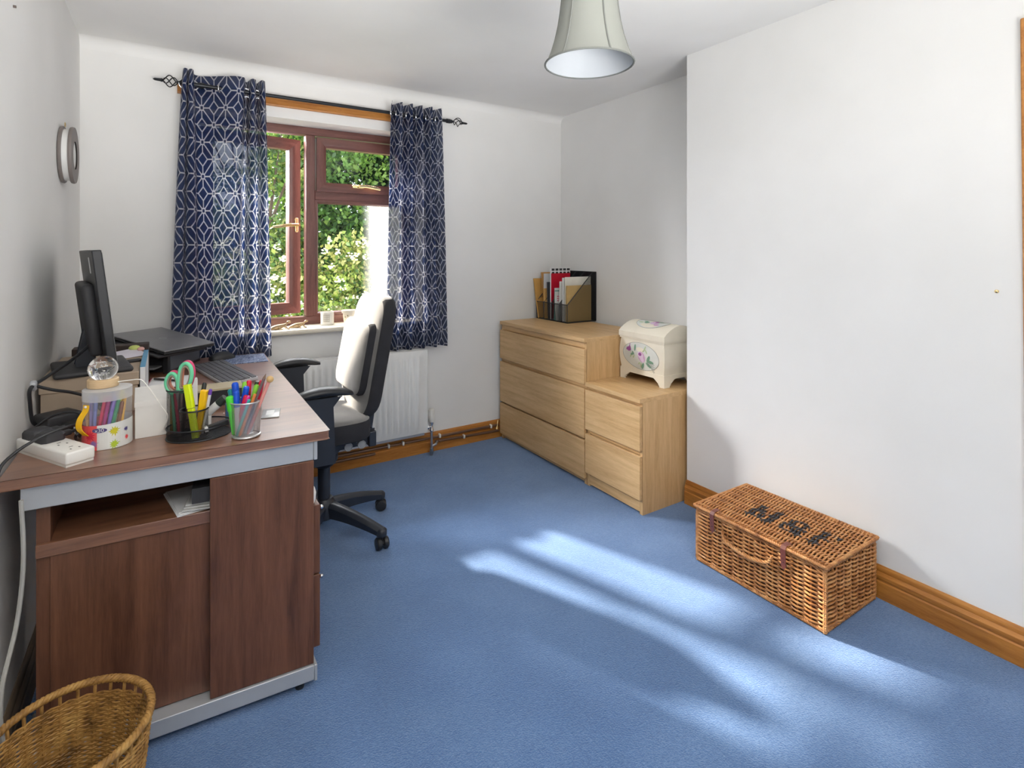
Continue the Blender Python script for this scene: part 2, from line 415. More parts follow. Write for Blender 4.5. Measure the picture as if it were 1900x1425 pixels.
def clumpset(x0, x1, yy, dy, z0, z1, count, r0, r1, nm):
    return [(random.uniform(x0, x1), yy + random.uniform(-dy, dy), random.uniform(z0, z1), random.uniform(r0, r1), random.randrange(nm)) for _ in range(count)]
GR = [(.035, .085, .022), (.075, .17, .035), (.15, .28, .06), (.24, .38, .09)]
t1 = thing('evergreen_tree', 'dense green tree filling the window view behind the blossoming hedge', 'tree', (2.2, 7.6, 0))
cl = clumpset(1.15, 5.0, 7.6, .55, .7, 2.95, 95, .28, .5, 4)
foliage(cl, 30000, .085, 4).build('foliage', leaf_mats('evergreen', GR), t1, smooth=180)
foliage(clumpset(1.0, 5.2, 8.4, .2, .6, 3.0, 60, .4, .6, 1), 12000, .14, 1).build('foliage', leaf_mats('deep', [(.02, .05, .018)]), t1, smooth=180)
br = MB()
for bx, by in ((1.7, 7.9), (2.9, 7.8), (4.0, 7.9)):
    br.tube([(bx, by, 0), (bx + .05, by, .9), (bx - .1, by + .1, 1.9), (bx, by, 2.8)], [.09, .07, .05, .02], 8)
M_bark = plain('bark', (.09, .065, .045), .9, bumps=.6, bscale=40)
br.build('trunk', M_bark, t1)
t2 = thing('open_branched_tree', 'thin tree with sparse leaves against the bright sky', 'tree', (.9, 6.9, 0))
cl = clumpset(.2, 1.45, 6.9, .35, 1.2, 2.75, 60, .08, .2, 4) + clumpset(-1.2, 1.2, 7.2, .4, .6, 1.7, 30, .2, .36, 4)
foliage(cl, 9000, .065, 4).build('foliage', leaf_mats('open', [(.05, .10, .03), (.09, .17, .045), (.18, .26, .06), (.26, .30, .08)]), t2, smooth=180)
br = MB()
for k in range(7):
    ax = .9 + random.uniform(-.1, .1); tx = .2 + k * .19; br.tube([(.9, 7.0, 0), (ax, 7.0, 1.0), ((ax + tx) / 2, 6.95, 1.7 + .1 * (k % 2)), (tx, 6.9, 2.5 + .1 * (k % 3))], [.06, .045, .02, .006], 6)
br.build('trunk', M_bark, t2)
t3 = thing('blossoming_hedge', 'low hedge of yellow green leaves with creamy white blossom', 'hedge', (1.6, 6.0, 0))
cl = clumpset(-1.5, 4.5, 6.1, .32, .15, 1.28, 110, .18, .3, 4)
foliage(cl, 22000, .06, 4).build('foliage', leaf_mats('hedge', [(.05, .11, .025), (.12, .20, .04), (.26, .33, .07), (.34, .34, .12)]), t3, smooth=180)
bl = MB()
for _ in range(340):
    px, py, pz = random.uniform(-1.5, 4.5), 5.72 + random.uniform(-.08, .15), random.uniform(.4, 1.38)
    for q in range(9):
        d = Vector((random.gauss(0, 1), random.gauss(0, 1), random.gauss(0, 1))).normalized() * .03
        bl.sphere((px + d.x, py + d.y, pz + d.z), .012, 3)
bo = bl.build('blossom', plain('cream_blossom', (.72, .72, .52), .8), t3); bo['kind'] = 'stuff'
struct(MB().box(-8, 12, 3.5, 16, -.5, -.4).build('ground', plain('lawn', (.06, .10, .03), .9), at=(1, 8, -.4)))

# ------------------------------------------------------------------ curtains and pole
PY, PZ = 3.03, 2.052
def curtain_mat():
    t = NT('navy_lattice_cotton'); t.set(Roughness=.85)
    uv = t.n('ShaderNodeUVMap'); uv.uv_map = 'uv'; sp = t.n('ShaderNodeSeparateXYZ'); t.l(uv.outputs[0], sp.inputs[0])
    U = t.math('PINGPONG', sp.outputs[0], 1.0); V = t.math('PINGPONG', sp.outputs[1], 1.0)
    p = t.math('MAXIMUM', U, V); q = t.math('MINIMUM', U, V)
    ip = t.math('SUBTRACT', 1, p); iq = t.math('SUBTRACT', 1, q)
    m = t.math('ADD', ip, q); w = .038; s = .135; d = .40
    lt = lambda a, b: t.math('LESS_THAN', a, b)
    line = t.math('MINIMUM', t.math('MULTIPLY', t.math('SUBTRACT', p, q), .707), t.math('MINIMUM', q, ip))
    core = t.math('MULTIPLY', lt(line, w), t.math('MULTIPLY', lt(d, m), t.math('MULTIPLY', lt(s, p), lt(s, iq))))
    dia = lt(t.math('MULTIPLY', t.math('ABSOLUTE', t.math('SUBTRACT', m, d)), .707), w)
    s1 = lt(t.math('ABSOLUTE', t.math('SUBTRACT', p, s)), w); s2 = lt(t.math('ABSOLUTE', t.math('SUBTRACT', iq, s)), w)
    mask = t.math('MAXIMUM', t.math('MAXIMUM', core, dia), t.math('MAXIMUM', s1, s2))
    mx = t.n('ShaderNodeMix', data_type='RGBA'); t.l(mask, mx.inputs[0])
    mx.inputs[6].default_value = (*srgb(38, 60, 108), 1); mx.inputs[7].default_value = (*srgb(214, 212, 214), 1)
    wv = t.noise(t.coord((1, 1, 1)), 500, 2); t.l(mx.outputs[2], t.b.inputs['Base Color']); t.bump(wv, .2, .001)
    tl = t.n('ShaderNodeBsdfTranslucent'); t.l(mx.outputs[2], tl.inputs[0])
    ms = t.n('ShaderNodeMixShader'); ms.inputs[0].default_value = .48; t.l(t.b.outputs[0], ms.inputs[1]); t.l(tl.outputs[0], ms.inputs[2])
    tp = t.n('ShaderNodeBsdfTransparent'); mt = t.n('ShaderNodeMixShader'); mt.inputs[0].default_value = .27   # open weave
    t.l(ms.outputs[0], mt.inputs[1]); t.l(tp.outputs[0], mt.inputs[2]); t.l(mt.outputs[0], t.out.inputs[0])
    return t.m
M_curt = curtain_mat()
M_lining = plain('white_curtain_lining', (.75, .75, .76), .8)
def curtain(name, label, top, bot, z1, z0, eyelets, unit=.085, rows=26, u0=0, wob=0):
    """top / bot: plan control points (x, y offset from the pole), same count"""
    n = 7; T = catmull([(a, b, 0) for a, b in top], n); B = catmull([(a, b, 0) for a, b in bot], n)
    arc = [0]
    for i in range(1, len(T)): arc.append(arc[-1] + ((T[i] - T[i - 1]).length + (B[i] - B[i - 1]).length) / 2)
    mb = MB(); uv = []; vs = []
    for j in range(rows + 1):
        h = j / rows; k = h ** .8; z = z1 + (z0 - z1) * h
        for i in range(len(T)):
            P = T[i].lerp(B[i], k); dy = wob * math.sin(h * 5 + i * .5) * h
            vs.append((P.x, PY + min(P.y + dy, .022 if z < .95 else .07), z)); uv.append((u0 + arc[i] / (unit * .66), (z1 - z) / (unit * 1.0) + .15))
    L = len(T); fs = [(j * L + i, j * L + i + 1, (j + 1) * L + i + 1, (j + 1) * L + i) for j in range(rows) for i in range(L - 1)]
    mb.add(vs, fs)
    r = thing(name, label, 'curtain', ((top[0][0] + top[-1][0]) / 2, PY, z0), 'patterned curtains at the window')
    c = mb.build('drape', M_curt, r, smooth=80, uv=uv)
    sm = c.modifiers.new('thick', 'SOLIDIFY'); sm.thickness = .0016; sm.offset = 0
    for x, a in eyelets:
        MB().torus((x, PY, PZ - .004), .021, .0035, 'y', M=rotM((x, PY, PZ), 'Z', a)).build('eyelet', M_chrome, r)
    return r
top = [(.062, .03), (.064, -.035), (.071, -.05), (.080, -.035), (.083, .0), (.086, -.035), (.094, -.05), (.104, -.035), (.108, .03), (.125, .05), (.17, .035), (.225, -.005), (.28, -.042), (.318, -.045), (.330, -.01), (.335, .03), (.345, .03), (.352, -.02), (.362, -.045), (.376, -.03), (.382, .02), (.390, .03), (.396, -.01), (.405, -.045), (.418, -.03), (.422, .0)]
bot = [(.008, .0), (.010, -.030), (.030, -.05), (.052, -.035), (.060, .0), (.068, -.035), (.095, -.055), (.122, -.035), (.130, .03), (.150, .045), (.180, .02), (.205, -.02), (.240, -.05), (.285, -.03), (.305, .03), (.315, .04), (.328, .02), (.338, -.03), (.355, -.05), (.378, -.02), (.386, .03), (.396, .03), (.405, -.02), (.425, -.05), (.450, -.02), (.456, .02)]
curtain('curtain', 'long navy curtain with white lattice pattern hanging behind the laptop, left of the window', top, bot, 2.112, .705, [(.066, .2), (.083, 0), (.105, .2), (.222, 1.0), (.333, 0), (.35, 0), (.38, 0), (.40, 0)], u0=.2)
nf = 5; top = []; bot = []
for k in range(nf * 4 + 1):
    t_ = k / (nf * 4); top.append((1.088 + .312 * t_, -.046 * math.cos(2 * PI * nf * t_))); ph = 2 * PI * nf * t_ + .4 * math.sin(6 * t_)
    bot.append((1.052 + .390 * t_, -.043 * math.cos(ph)))
curtain('curtain', 'navy curtain with white lattice pattern hanging over the radiator, right of the window', top, bot, 2.112, .665, [(1.088 + .312 * (k + .5) / 10, .9) for k in range(10)], u0=-.3)
cp = thing('curtain_pole', 'black iron curtain pole with twisted cage finials above the window', 'curtain pole', (.8, PY, PZ))
m = MB(); m.cyl((.055, PY, PZ), (1.478, PY, PZ), .0095, n=14); m.cyl((1.455, PY, PZ), (1.478, PY, PZ), .0135, n=14); m.cyl((.130, PY, PZ), (.150, PY, PZ), .0135, n=14)
m.build('pole', M_iron, cp)
for sx, x0 in ((-1, .064), (1, 1.478)):
    m = MB(); m.tube([(x0 + sx * t, PY, PZ) for t in (0, .012, .020, .026)], [.0125, .012, .007, .005], 12)
    for q in range(4):
        pts = []
        for k in range(13):
            t = k / 12; a = q * PI / 2 + t * PI * 1.0; rr = .024 * math.sin(PI * t) ** .8 + .003
            pts.append((x0 + sx * (.024 + .058 * t), PY + rr * math.cos(a), PZ + rr * math.sin(a)))
        m.tube(pts, .0026, 6)
    m.tube([(x0 + sx * t, PY, PZ) for t in (.080, .086, .092, .115, .122)], [.0045, .009, .0075, .006, .002], 12)
    m.build('finial', M_iron, cp)
for bx in (.142, 1.34):
    m = MB(); m.cyl((bx, PY, PZ), (bx, 3.092, PZ), .006); m.cyl((bx, 3.088, PZ), (bx, 3.094, PZ), .02); m.build('bracket', M_iron, cp)
bt = MB(); prof = [(3.11, 2.018), (3.093, 2.018), (3.090, 2.026), (3.094, 2.032), (3.094, 2.048), (3.089, 2.054), (3.089, 2.062), (3.097, 2.068), (3.11, 2.068)]
bt.prism(prof, 'x', .04, 1.375)
tag(bt.build('wooden_batten', M_pine, at=(.7, 3.1, 2.018), bevel=.002), 'varnished wooden batten on the wall behind the curtain pole', 'batten')

# ------------------------------------------------------------------ radiator, valve, pipes
ra = thing('radiator', 'white ribbed panel radiator under the window', 'radiator', (.88, 3.03, .15))
m = MB(); x0, x1, z0, z1, yf = .42, 1.318, .155, .655, 2.998
nr = int((x1 - x0 - .04) / .0345); prof = [(x0, yf + .004)]
for k in range(nr):
    a = x0 + .025 + k * .0345; prof += [(a, yf + .004), (a + .006, yf - .006), (a + .022, yf - .006), (a + .028, yf + .004)]
prof.append((x1, yf + .004)); b2 = [(x, yf + .026) for x, y in reversed(prof)]


rings = []
for z, k in ((z0, 0), (z0 + .03, 0), (z0 + .045, 1), (z1 - .055, 1), (z1 - .04, 0), (z1 - .006, 0), (z1, .0)):
    rings.append([Vector((x, (yf + .004) + (y - yf - .004) * k + (.006 if z in (z0, z1) else 0), z)) for x, y in prof] + [Vector((x, y, z)) for x, y in b2])
m.ring_loft(rings); m.build('panel', M_white, ra, smooth=50)
m = MB(); m.box(x0, x1, 3.024, 3.07, z1 - .012, z1 + .004); m.box(x0 + .0, x0 + .006, 3.0, 3.07, z0, z1); m.box(x1 - .006, x1, 3.0, 3.07, z0, z1); m.build('casing', M_white, ra, bevel=.002)
m = MB(); m.box(x0 + .06, x1 - .01, 3.03, 3.10, z0 - .022, z0 + .004); m.box(x0 + .1, x0 + .14, 3.05, YB - .001, z0, z1 - .05); m.box(x1 - .16, x1 - .12, 3.05, YB - .001, z0, z1 - .05)
m.build('wall_bracket', M_grey, ra)
tv = thing('radiator_valve', 'white thermostatic valve on a metal pipe beside the radiator', 'valve', (1.357, 3.035, 0))
vx, vy = 1.357, 3.035
m = MB(); m.lathe([(.0, .285), (.012, .285), (.0145, .28), (.0175, .245), (.0195, .212), (.018, .205), (.0, .205)], (vx, vy, 0), 20)
for k in range(10):
    a = 2 * PI * k / 10; m.box(-.0012, .0012, .0155, .0188, .222, .278, Matrix.Translation((vx, vy, 0)) @ Matrix.Rotation(a, 4, 'Z'))
m.build('thermostat_head', M_socket, tv)
m = MB(); m.lathe([(.0, .206), (.012, .206), (.012, .19), (.009, .186), (.009, .165), (.012, .16), (.012, .148), (.008, .145), (0, .145)], (vx, vy, 0), 16); m.cyl((vx, vy, .175), (vx - .045, vy, .175), .008); m.cyl((vx - .02, vy, .175), (vx - .032, vy, .175), .013, n=6)
m.build('valve_body', M_chrome, tv)
m = MB(); m.cyl((vx, vy, .0), (vx, vy, .15), .0075, n=12); m.cyl((vx, vy, .02), (vx, vy, .045), .0115, n=12); m.tube([(vx, vy, .055), (vx + .03, vy + .002, .062), (vx + .055, 3.068, .064)], .0075, 10)
m.build('pipe_tail', M_steel, tv)
pp = thing('heating_pipes', 'pair of brown painted heating pipes running along the pine skirting', 'pipe', (1.2, 3.07, .06))
m = MB(); m.cyl((.40, 3.078, .096), (1.86, 3.078, .088), .0075, n=10); m.build('pipe', M_copper, pp)
for pa_, pb_ in (((.40, 3.078, .064), (1.02, 3.078, .064)), ((1.40, 3.078, .064), (1.86, 3.078, .05))): MB().cyl(pa_, pb_, .0075, n=10).build('pipe', M_copper, pp)
for x, z in ((1.19, .092), (1.43, .094), (1.60, .058), (1.10, .093), (1.80, .088)):
    m = MB(); m.rbox((x, 3.077, z), (.012, .024, .024), .004); m.build('pipe_clip', M_socket, pp)
ds = MB(); ds.tube([(1.862, 3.088, .115), (1.842, 3.068, .078)], [.004, .004], 8); ds.tube([(1.842, 3.068, .078), (1.836, 3.063, .064)], [.0075, .008], 10)
tag(ds.build('coat_hook', M_brass, at=(1.85, 3.08, .064)), 'small pale brass hook poking out beside the drawers at skirting height', 'hook')
pc = MB(); pc.box(1.872, 1.95, 3.098, 3.1005, .27, .60, rotM((1.9, 3.1, .6), 'Y', R(-5)))
pc.tube([(1.875 + .012 * k, 3.097, .604) for k in range(6)], .003, 6)
tag(pc.build('wall_calendar', M_paper, at=(1.9, 3.1, .27)), 'white paper hanging on the wall behind the end of the tall drawers', 'calendar')

# ------------------------------------------------------------------ oak drawers
def malm(name, label, y0, y1, H, fronts, group=None):
    r = thing(name, label, 'chest of drawers', (2.1, (y0 + y1) / 2, 0), group)
    X0, X1 = 1.866, 2.352; cx = 1.884; th = .018
    MB().box(X0, X1, y0, y1, H - .022, H).build('top_panel', M_oakY, r, bevel=.0012)
    for ya in (y0, y1 - th):
        m = MB(); m.prism([(cx, 0), (cx, H - .022), (X1 - .005, H - .022), (X1 - .005, .0), (2.12, .0)], 'y', ya, ya + th)
        m.build('side_panel', M_oakZ, r, bevel=.001)
    MB().box(cx + .012, cx + .03, y0 + th, y1 - th, .012, H - .022).build('inner_front', M_oakY, r)
    MB().box(X1 - .02, X1 - .008, y0 + th, y1 - th, .02, H - .022).build('back_panel', M_oakY, r)
    MB().box(cx, cx + .012, y0 + th, y1 - th, .012, fronts[0][0] - .012).build('plinth', M_oakY, r)
    for a, b in fronts: MB().box(cx, cx + .012, y0 + th, y1 - th, b + .002, b + .034).build('rail', M_oakY, r)
    for a, b in fronts:
        MB().box(X0, X0 + .0165, y0 + .002, y1 - .002, a, b).build('drawer_front', M_oakY, r, bevel=.001)
    return r
malm('chest_of_drawers', 'tall oak veneer chest of three wide drawers in the corner', 2.206, 3.072, .78, [(.035, .238), (.250, .512), (.535, .722)])
malm('chest_of_drawers', 'low oak veneer chest of two drawers with a painted box on top', 1.806, 2.203, .55, [(.072, .278), (.303, .512)])

# file holders in the corner
fh = thing('magazine_holder', 'black mesh magazine holder with four slots stuffed with papers on the tall chest', 'magazine holder', (2.28, 2.89, .78))
def mesh_mat(name, col, k, dens, rough=.4, metal=.6):
    t = NT(name); t.set(Roughness=rough, Metallic=metal); t.b.inputs['Base Color'].default_value = (*col, 1)
    v = t.coord((1, 1, 1)); sp = t.n('ShaderNodeSeparateXYZ'); t.l(v, sp.inputs[0])
    if k == 'cyl': h = t.math('MULTIPLY', t.math('ARCTAN2', sp.outputs[1], sp.outputs[0]), .036)
    else: h = t.math('ADD', sp.outputs[0], sp.outputs[1])
    a = t.math('ABSOLUTE', t.math('SINE', t.math('MULTIPLY', t.math('ADD', h, t.math('MULTIPLY', sp.outputs[2], .6)), dens)))
    b = t.math('ABSOLUTE', t.math('SINE', t.math('MULTIPLY', t.math('SUBTRACT', h, t.math('MULTIPLY', sp.outputs[2], .6)), dens)))
    hole = t.math('LESS_THAN', .38, t.math('MINIMUM', a, b))
    tr = t.n('ShaderNodeBsdfTransparent'); m = t.n('ShaderNodeMixShader'); t.l(hole, m.inputs[0]); t.l(t.b.outputs[0], m.inputs[1]); t.l(tr.outputs[0], m.inputs[2]); t.l(m.outputs[0], t.out.inputs[0])
    return t.m
M_meshblk = mesh_mat('black_wire_mesh', (.02, .02, .022), 'flat', 1500)
M_meshcup = mesh_mat('silver_wire_mesh', (.62, .62, .63), 'cyl', 1500, .35, .9)
ys = [2.722 + .0855 * k for k in range(5)]; FX0, FX1, FZ = 2.16, 2.402, .78
for k, y in enumerate(ys):
    side = [(FX0, FZ + .002), (FX1, FZ + .002), (FX1, FZ + .325), (FX1 - .03, FZ + .325), (FX0, FZ + .118)]
    m = MB(); m.add([Vector((a, y, b)) for a, b in side], [(0, 1, 2, 3, 4)])
    m.build('mesh_side', M_meshblk, fh)
    m = MB(); m.tube([(FX0, y, FZ + .004), (FX1, y, FZ + .004), (FX1, y, FZ + .325), (FX1 - .03, y, FZ + .325), (FX0, y, FZ + .118)], .003, 6, closed=True); m.build('wire_edge', M_iron, fh)
m = MB(); m.box(FX0, FX1, ys[0], ys[-1], FZ, FZ + .003); m.box(FX0 - .001, FX0 + .001, ys[0], ys[-1], FZ, FZ + .008); m.box(FX1 - .002, FX1, ys[0], ys[-1], FZ, FZ + .325)
m.build('base_and_back', M_iron, fh)
m = MB(); m.add([Vector((FX0, ys[0], FZ)), Vector((FX0, ys[-1], FZ)), Vector((FX0, ys[-1], FZ + .118)), Vector((FX0, ys[0], FZ + .118))], [(0, 1, 2, 3)]); m.build('mesh_front', M_meshblk, fh)
MB().tube([(FX0, ys[0], FZ + .118), (FX0, ys[-1], FZ + .118)], .003, 6).build('front_rim', M_iron, fh); MB().tube([(FX1, ys[0], FZ + .325), (FX1, ys[-1], FZ + .325)], .004, 6).build('rear_rim', M_iron, fh)
def sheet(nm, label, cat, col, y, x0, x1, h, tilt=0, ty=0, th=.003, grp='papers in the magazine holder', mats=None, deco=None):
    Mx = rotM((x0, y, FZ + .006), 'X', R(ty)) @ rotM((x1, y, FZ + .006), 'Y', R(tilt))
    mb = MB(); mb.box(x0, x1, y, y + th, FZ + .006, FZ + .006 + h, Mx)
    if deco: deco(mb, Mx, x0, x1, y, th, h)
    return tag(mb.build(nm, mats or plain('paper_' + nm + str(len(_pm)), col, .7), at=(x1, y, FZ + .006)), label, cat, grp)
TAN = srgb(206, 158, 84)
sheet('envelope', 'large tan envelope leaning out at the window end of the magazine holder', 'envelope', TAN, 3.034, 2.155, 2.375, .275, 0, -12.5, .004)
sheet('envelope', 'second tan envelope sticking up behind the white card in the holder', 'envelope', srgb(200, 150, 90), 3.020, 2.20, 2.39, .315, 0, -8, .003)
sheet('folder', 'upright white folder beside the tan envelopes in the magazine holder', 'folder', (.74, .74, .76), 2.992, 2.172, 2.385, .305, 0, 0, .004)
sheet('envelope', 'small tan envelope standing in front of the white folder', 'envelope', srgb(214, 168, 100), 2.972, 2.166, 2.26, .205, 0, -2, .012)
sheet('booklet', 'thin booklet with a black and white speckled cover in the holder', 'booklet', (.05, .05, .06), 2.935, 2.166, 2.36, .25, 0, -3, .005)
def ladyb(mb, Mx, x0, x1, y, th, h):
    for k in range(5):
        cx = x0 + (x1 - x0) * (k + .5) / 5
        mb.box(cx - .012, cx + .012, y - .0006, y + .0002, FZ + h - .012, FZ + h + .003, Mx, mi=2)
        mb.prism([(cx - .013, FZ + h - .03), (cx + .013, FZ + h - .03), (cx + .008, FZ + h - .019), (cx - .008, FZ + h - .019)], 'y', y - .0006, y, Mx, mi=2)
    mb.box(x0, x1, y - .0005, y + .0001, FZ + .01, FZ + h - .03, Mx, mi=1)
sheet('gift_bag', 'red gift bag with a black and white patterned top edge', 'gift bag', (.8, .8, .8), 2.905, 2.168, 2.33, .345, 0, 0, .012,
      mats=[plain('bag_white', (.8, .8, .8)), plain('crimson_paper', srgb(196, 12, 44), .45), plain('bag_black', (.03, .03, .03))], deco=ladyb)
sheet('leaflet', 'teal leaflet standing in front of the red gift bag', 'leaflet', srgb(128, 166, 160), 2.865, 2.162, 2.24, .20, 0, 2, .003)
def flower(mb, Mx, x0, x1, y, th, h):
    for k in range(9): mb.sphere((x0 + .02 + .012 * (k % 3), y - .001, FZ + h - .05 - .014 * (k // 3)), .005, 4, (1, .2, 1), M=Mx, mi=1)
sheet('greeting_card', 'white greeting card with a pink flower beside the teal leaflet', 'card', (.76, .77, .74), 2.845, 2.164, 2.25, .215, 0, -4, .003, mats=[plain('card_white', (.76, .77, .74)), plain('card_pink', srgb(214, 84, 110))], deco=flower)
def pic(mb, Mx, x0, x1, y, th, h):
    for q, c in enumerate((1, 2, 3)): mb.box(x0 + .03, x0 + .075, y - .0006, y, FZ + h - .08 - .03 * q, FZ + h - .052 - .03 * q, Mx, mi=c)
sheet('brochure', 'white brochure with a small colour picture in the magazine holder', 'brochure', (.8, .8, .78), 2.815, 2.165, 2.36, .26, 0, 2, .004,
      mats=[plain('brochure_white', (.8, .8, .78)), plain('pic_purple', srgb(84, 40, 90)), plain('pic_orange', srgb(176, 96, 40)), plain('pic_green', srgb(90, 130, 50))], deco=pic)
sheet('letter', 'white letter with a curved edge in the nearest slot of the holder', 'letter', (.78, .78, .79), 2.785, 2.170, 2.38, .285, 0, 0, .003)
def tan2(mb, Mx, x0, x1, y, th, h): pass
sheet('envelope', 'large cream envelope leaning in the nearest slot behind the tan folder', 'envelope', (.76, .74, .66), 2.765, 2.172, 2.39, .29, 0, 1, .003)
sheet('folder', 'tan paper folder filling the nearest slot of the magazine holder', 'folder', srgb(196, 164, 106), 2.738, 2.172, 2.375, .235, 0, 0, .012)

# painted jewellery chest
jc = thing('painted_chest', 'cream painted wooden chest with purple roses and domed lid on the low drawers', 'painted box', (2.23, 2.035, .55))
CXa, CXb, CYa, CYb, Z0 = 2.115, 2.345, 1.882, 2.19, .55
def sect(z):
    t = (z - .612) / (.775 - .612); t = max(0, min(1, t)); return .011 * math.sin(PI * (t * .95 + .02)) - .004
rings = []
for k in range(15):
    z = .605 + (.775 - .605) * k / 14; e = sect(z)
    rings.append([Vector(p) for p in ((CXa - e * .5, CYa - e, z), (CXb + e * .5, CYa - e, z), (CXb + e * .5, CYb + e, z), (CXa - e * .5, CYb + e, z))])
m = MB(); m.ring_loft(rings)
# painted oval medallion and flowers on the front
F = lambda u, v, o=.0: Vector((CXa - sect(Z0 + v) * .5 - .0008 - o, CYb - u, Z0 + v))
def blob(mb, u, v, a, b, ang, mi, o=.0, n=12):
    ca, sa = math.cos(ang), math.sin(ang); c = F(u, v, o)
    P = [F(u + a * math.cos(t) * ca - b * math.sin(t) * sa, v + a * math.cos(t) * sa + b * math.sin(t) * ca, o) for t in [2 * PI * k / n for k in range(n)]]
    mb.add([c] + P, [(0, 1 + (k + 1) % n, 1 + k) for k in range(n)], mi)
blob(m, .150, .138, .128, .070, -.06, 1, 0, 40)
P = [F(.150 + .128 * math.cos(t), .138 + .070 * math.sin(t) - .06 * .128 * math.cos(t), .0004) for t in [2 * PI * k / 48 for k in range(48)]]
m.tube(P, .0007, 4, closed=True, mi=5)
for u, v, a, b, g, mi in ((.148, .132, .024, .018, -.9, 2), (.142, .138, .017, .012, -.6, 3), (.147, .130, .012, .012, 0, 2), (.150, .124, .015, .009, -.9, 3), (.140, .142, .009, .007, 0, 4),
                          (.074, .158, .013, .006, 1.2, 3), (.081, .160, .012, .005, 1.9, 4), (.068, .158, .010, .005, .7, 4), (.075, .153, .009, .006, 0, 4), (.078, .170, .011, .002, 1.3, 4),
                          (.110, .165, .014, .005, 1.5, 6), (.186, .128, .016, .007, 1.1, 6), (.196, .118, .018, .006, -.1, 6), (.186, .104, .016, .006, -.6, 6), (.154, .096, .014, .006, 1.2, 6),
                          (.092, .136, .008, .005, .6, 6), (.100, .142, .009, .004, -1, 6), (.104, .128, .008, .003, 1, 7), (.086, .128, .007, .003, 1, 7), (.134, .104, .006, .003, 1, 7), (.144, .098, .012, .003, 1.5, 7), (.166, .168, .012, .003, 1.1, 7), (.174, .156, .010, .003, -1, 7), (.160, .158, .008, .003, .6, 7)):
    blob(m, .150 + (u - .142) * 1.25, .138 + (v - .134) * 1.3, a * 1.3, b * 1.3, g, mi, .0004 + .0001 * (mi % 5))
for k in range(5):
    m.tube([F(.200, .112 - .003 * k, .0008), F(.222, .114 - .006 * k, .0008), F(.246, .106 - .013 * k, .0008)], .0007, 4, mi=5)
PM = [M_cream, plain('pale_grey_green_paint', (.66, .68, .64), .4), plain('rose_lilac', srgb(206, 164, 200)), plain('rose_pale', srgb(226, 204, 226)), plain('rose_purple', srgb(150, 84, 150)), plain('paint_line_grey', srgb(120, 124, 120)), plain('leaf_sage', srgb(116, 156, 132)), plain('leaf_pale_green', srgb(176, 196, 150))]
m.build('body', PM, jc, smooth=25)
# plinth with bracket feet
def foot_profile(L):
    h = .062; c = .016; w = .052
    pts = [(0, 0), (w * .62, 0), (w * .62, .006), (w * .75, .012), (w * .78, .018), (w, .026), (w + .012, .036), (w + .02, .040)]
    return [(0, h)] + pts + [(L - x, z) for x, z in reversed(pts)] + [(L, h)]
m = MB(); Ly = CYb - CYa + .004; Lx = CXb - CXa + .004; n0 = foot_profile(Ly); n1 = foot_profile(Lx - .020)
for x in (CXa - .002, CXb - .008): m.prism([(CYa - .002 + u, Z0 + v) for u, v in n0], 'x', x, x + .010)
for y in (CYa - .002, CYb - .008): m.prism([(CXa + .008 + u, Z0 + v) for u, v in n1], 'y', y, y + .010)
m.build('bracket_feet', M_cream, jc, smooth=20)
# domed lid
lz = .775; m = MB()
def lidp(e, z1): 
    A = [(CXa - e, lz)]; A += [(CXa - e, z1)]
    for k in range(1, 12):
        t = k / 12; A.append((CXa - e + (CXb - CXa + 2 * e) * t, z1 + .052 * math.sin(PI * t) ** .85))
    return A + [(CXb + e, z1), (CXb + e, lz)]
m.box(CXa - .004, CXb + .004, CYa - .004, CYb + .004, lz - .004, lz + .006)
m.prism([(x, z + .006) for x, z in lidp(.008, lz + .028)], 'y', CYa - .008, CYb + .008)
def dome(u, v, o=0):      # u along y, v 0..1 across the dome
    x = CXa - .008 + (CXb - CXa + .016) * v; return Vector((x, CYb - u, lz + .034 + .052 * math.sin(PI * max(0, min(1, v))) ** .85 + .001 + o))
P = [dome(.15 + .105 * math.cos(t), .42 + .27 * math.sin(t)) for t in [2 * PI * k / 40 for k in range(40)]]
m.add([dome(.15, .42)] + P, [(0, 1 + k, 1 + (k + 1) % 40) for k in range(40)], 1)
m.tube([p + Vector((0, 0, .0004)) for p in P], .0007, 4, closed=True, mi=5)
for u, v, a, b, mi in ((.165, .40, .024, .10, 2), (.158, .36, .014, .06, 3), (.172, .46, .012, .05, 4), (.118, .36, .016, .05, 6), (.10, .42, .014, .03, 6), (.19, .5, .018, .04, 6), (.195, .3, .016, .04, 2), (.08, .34, .018, .02, 7)):
    Q = [dome(u + a * math.cos(t), v + b * math.sin(t), .0006) for t in [2 * PI * k / 12 for k in range(12)]]
    m.add([dome(u, v, .0007)] + Q, [(0, 1 + k, 1 + (k + 1) % 12) for k in range(12)], mi)
m.build('lid', PM, jc, smooth=30)

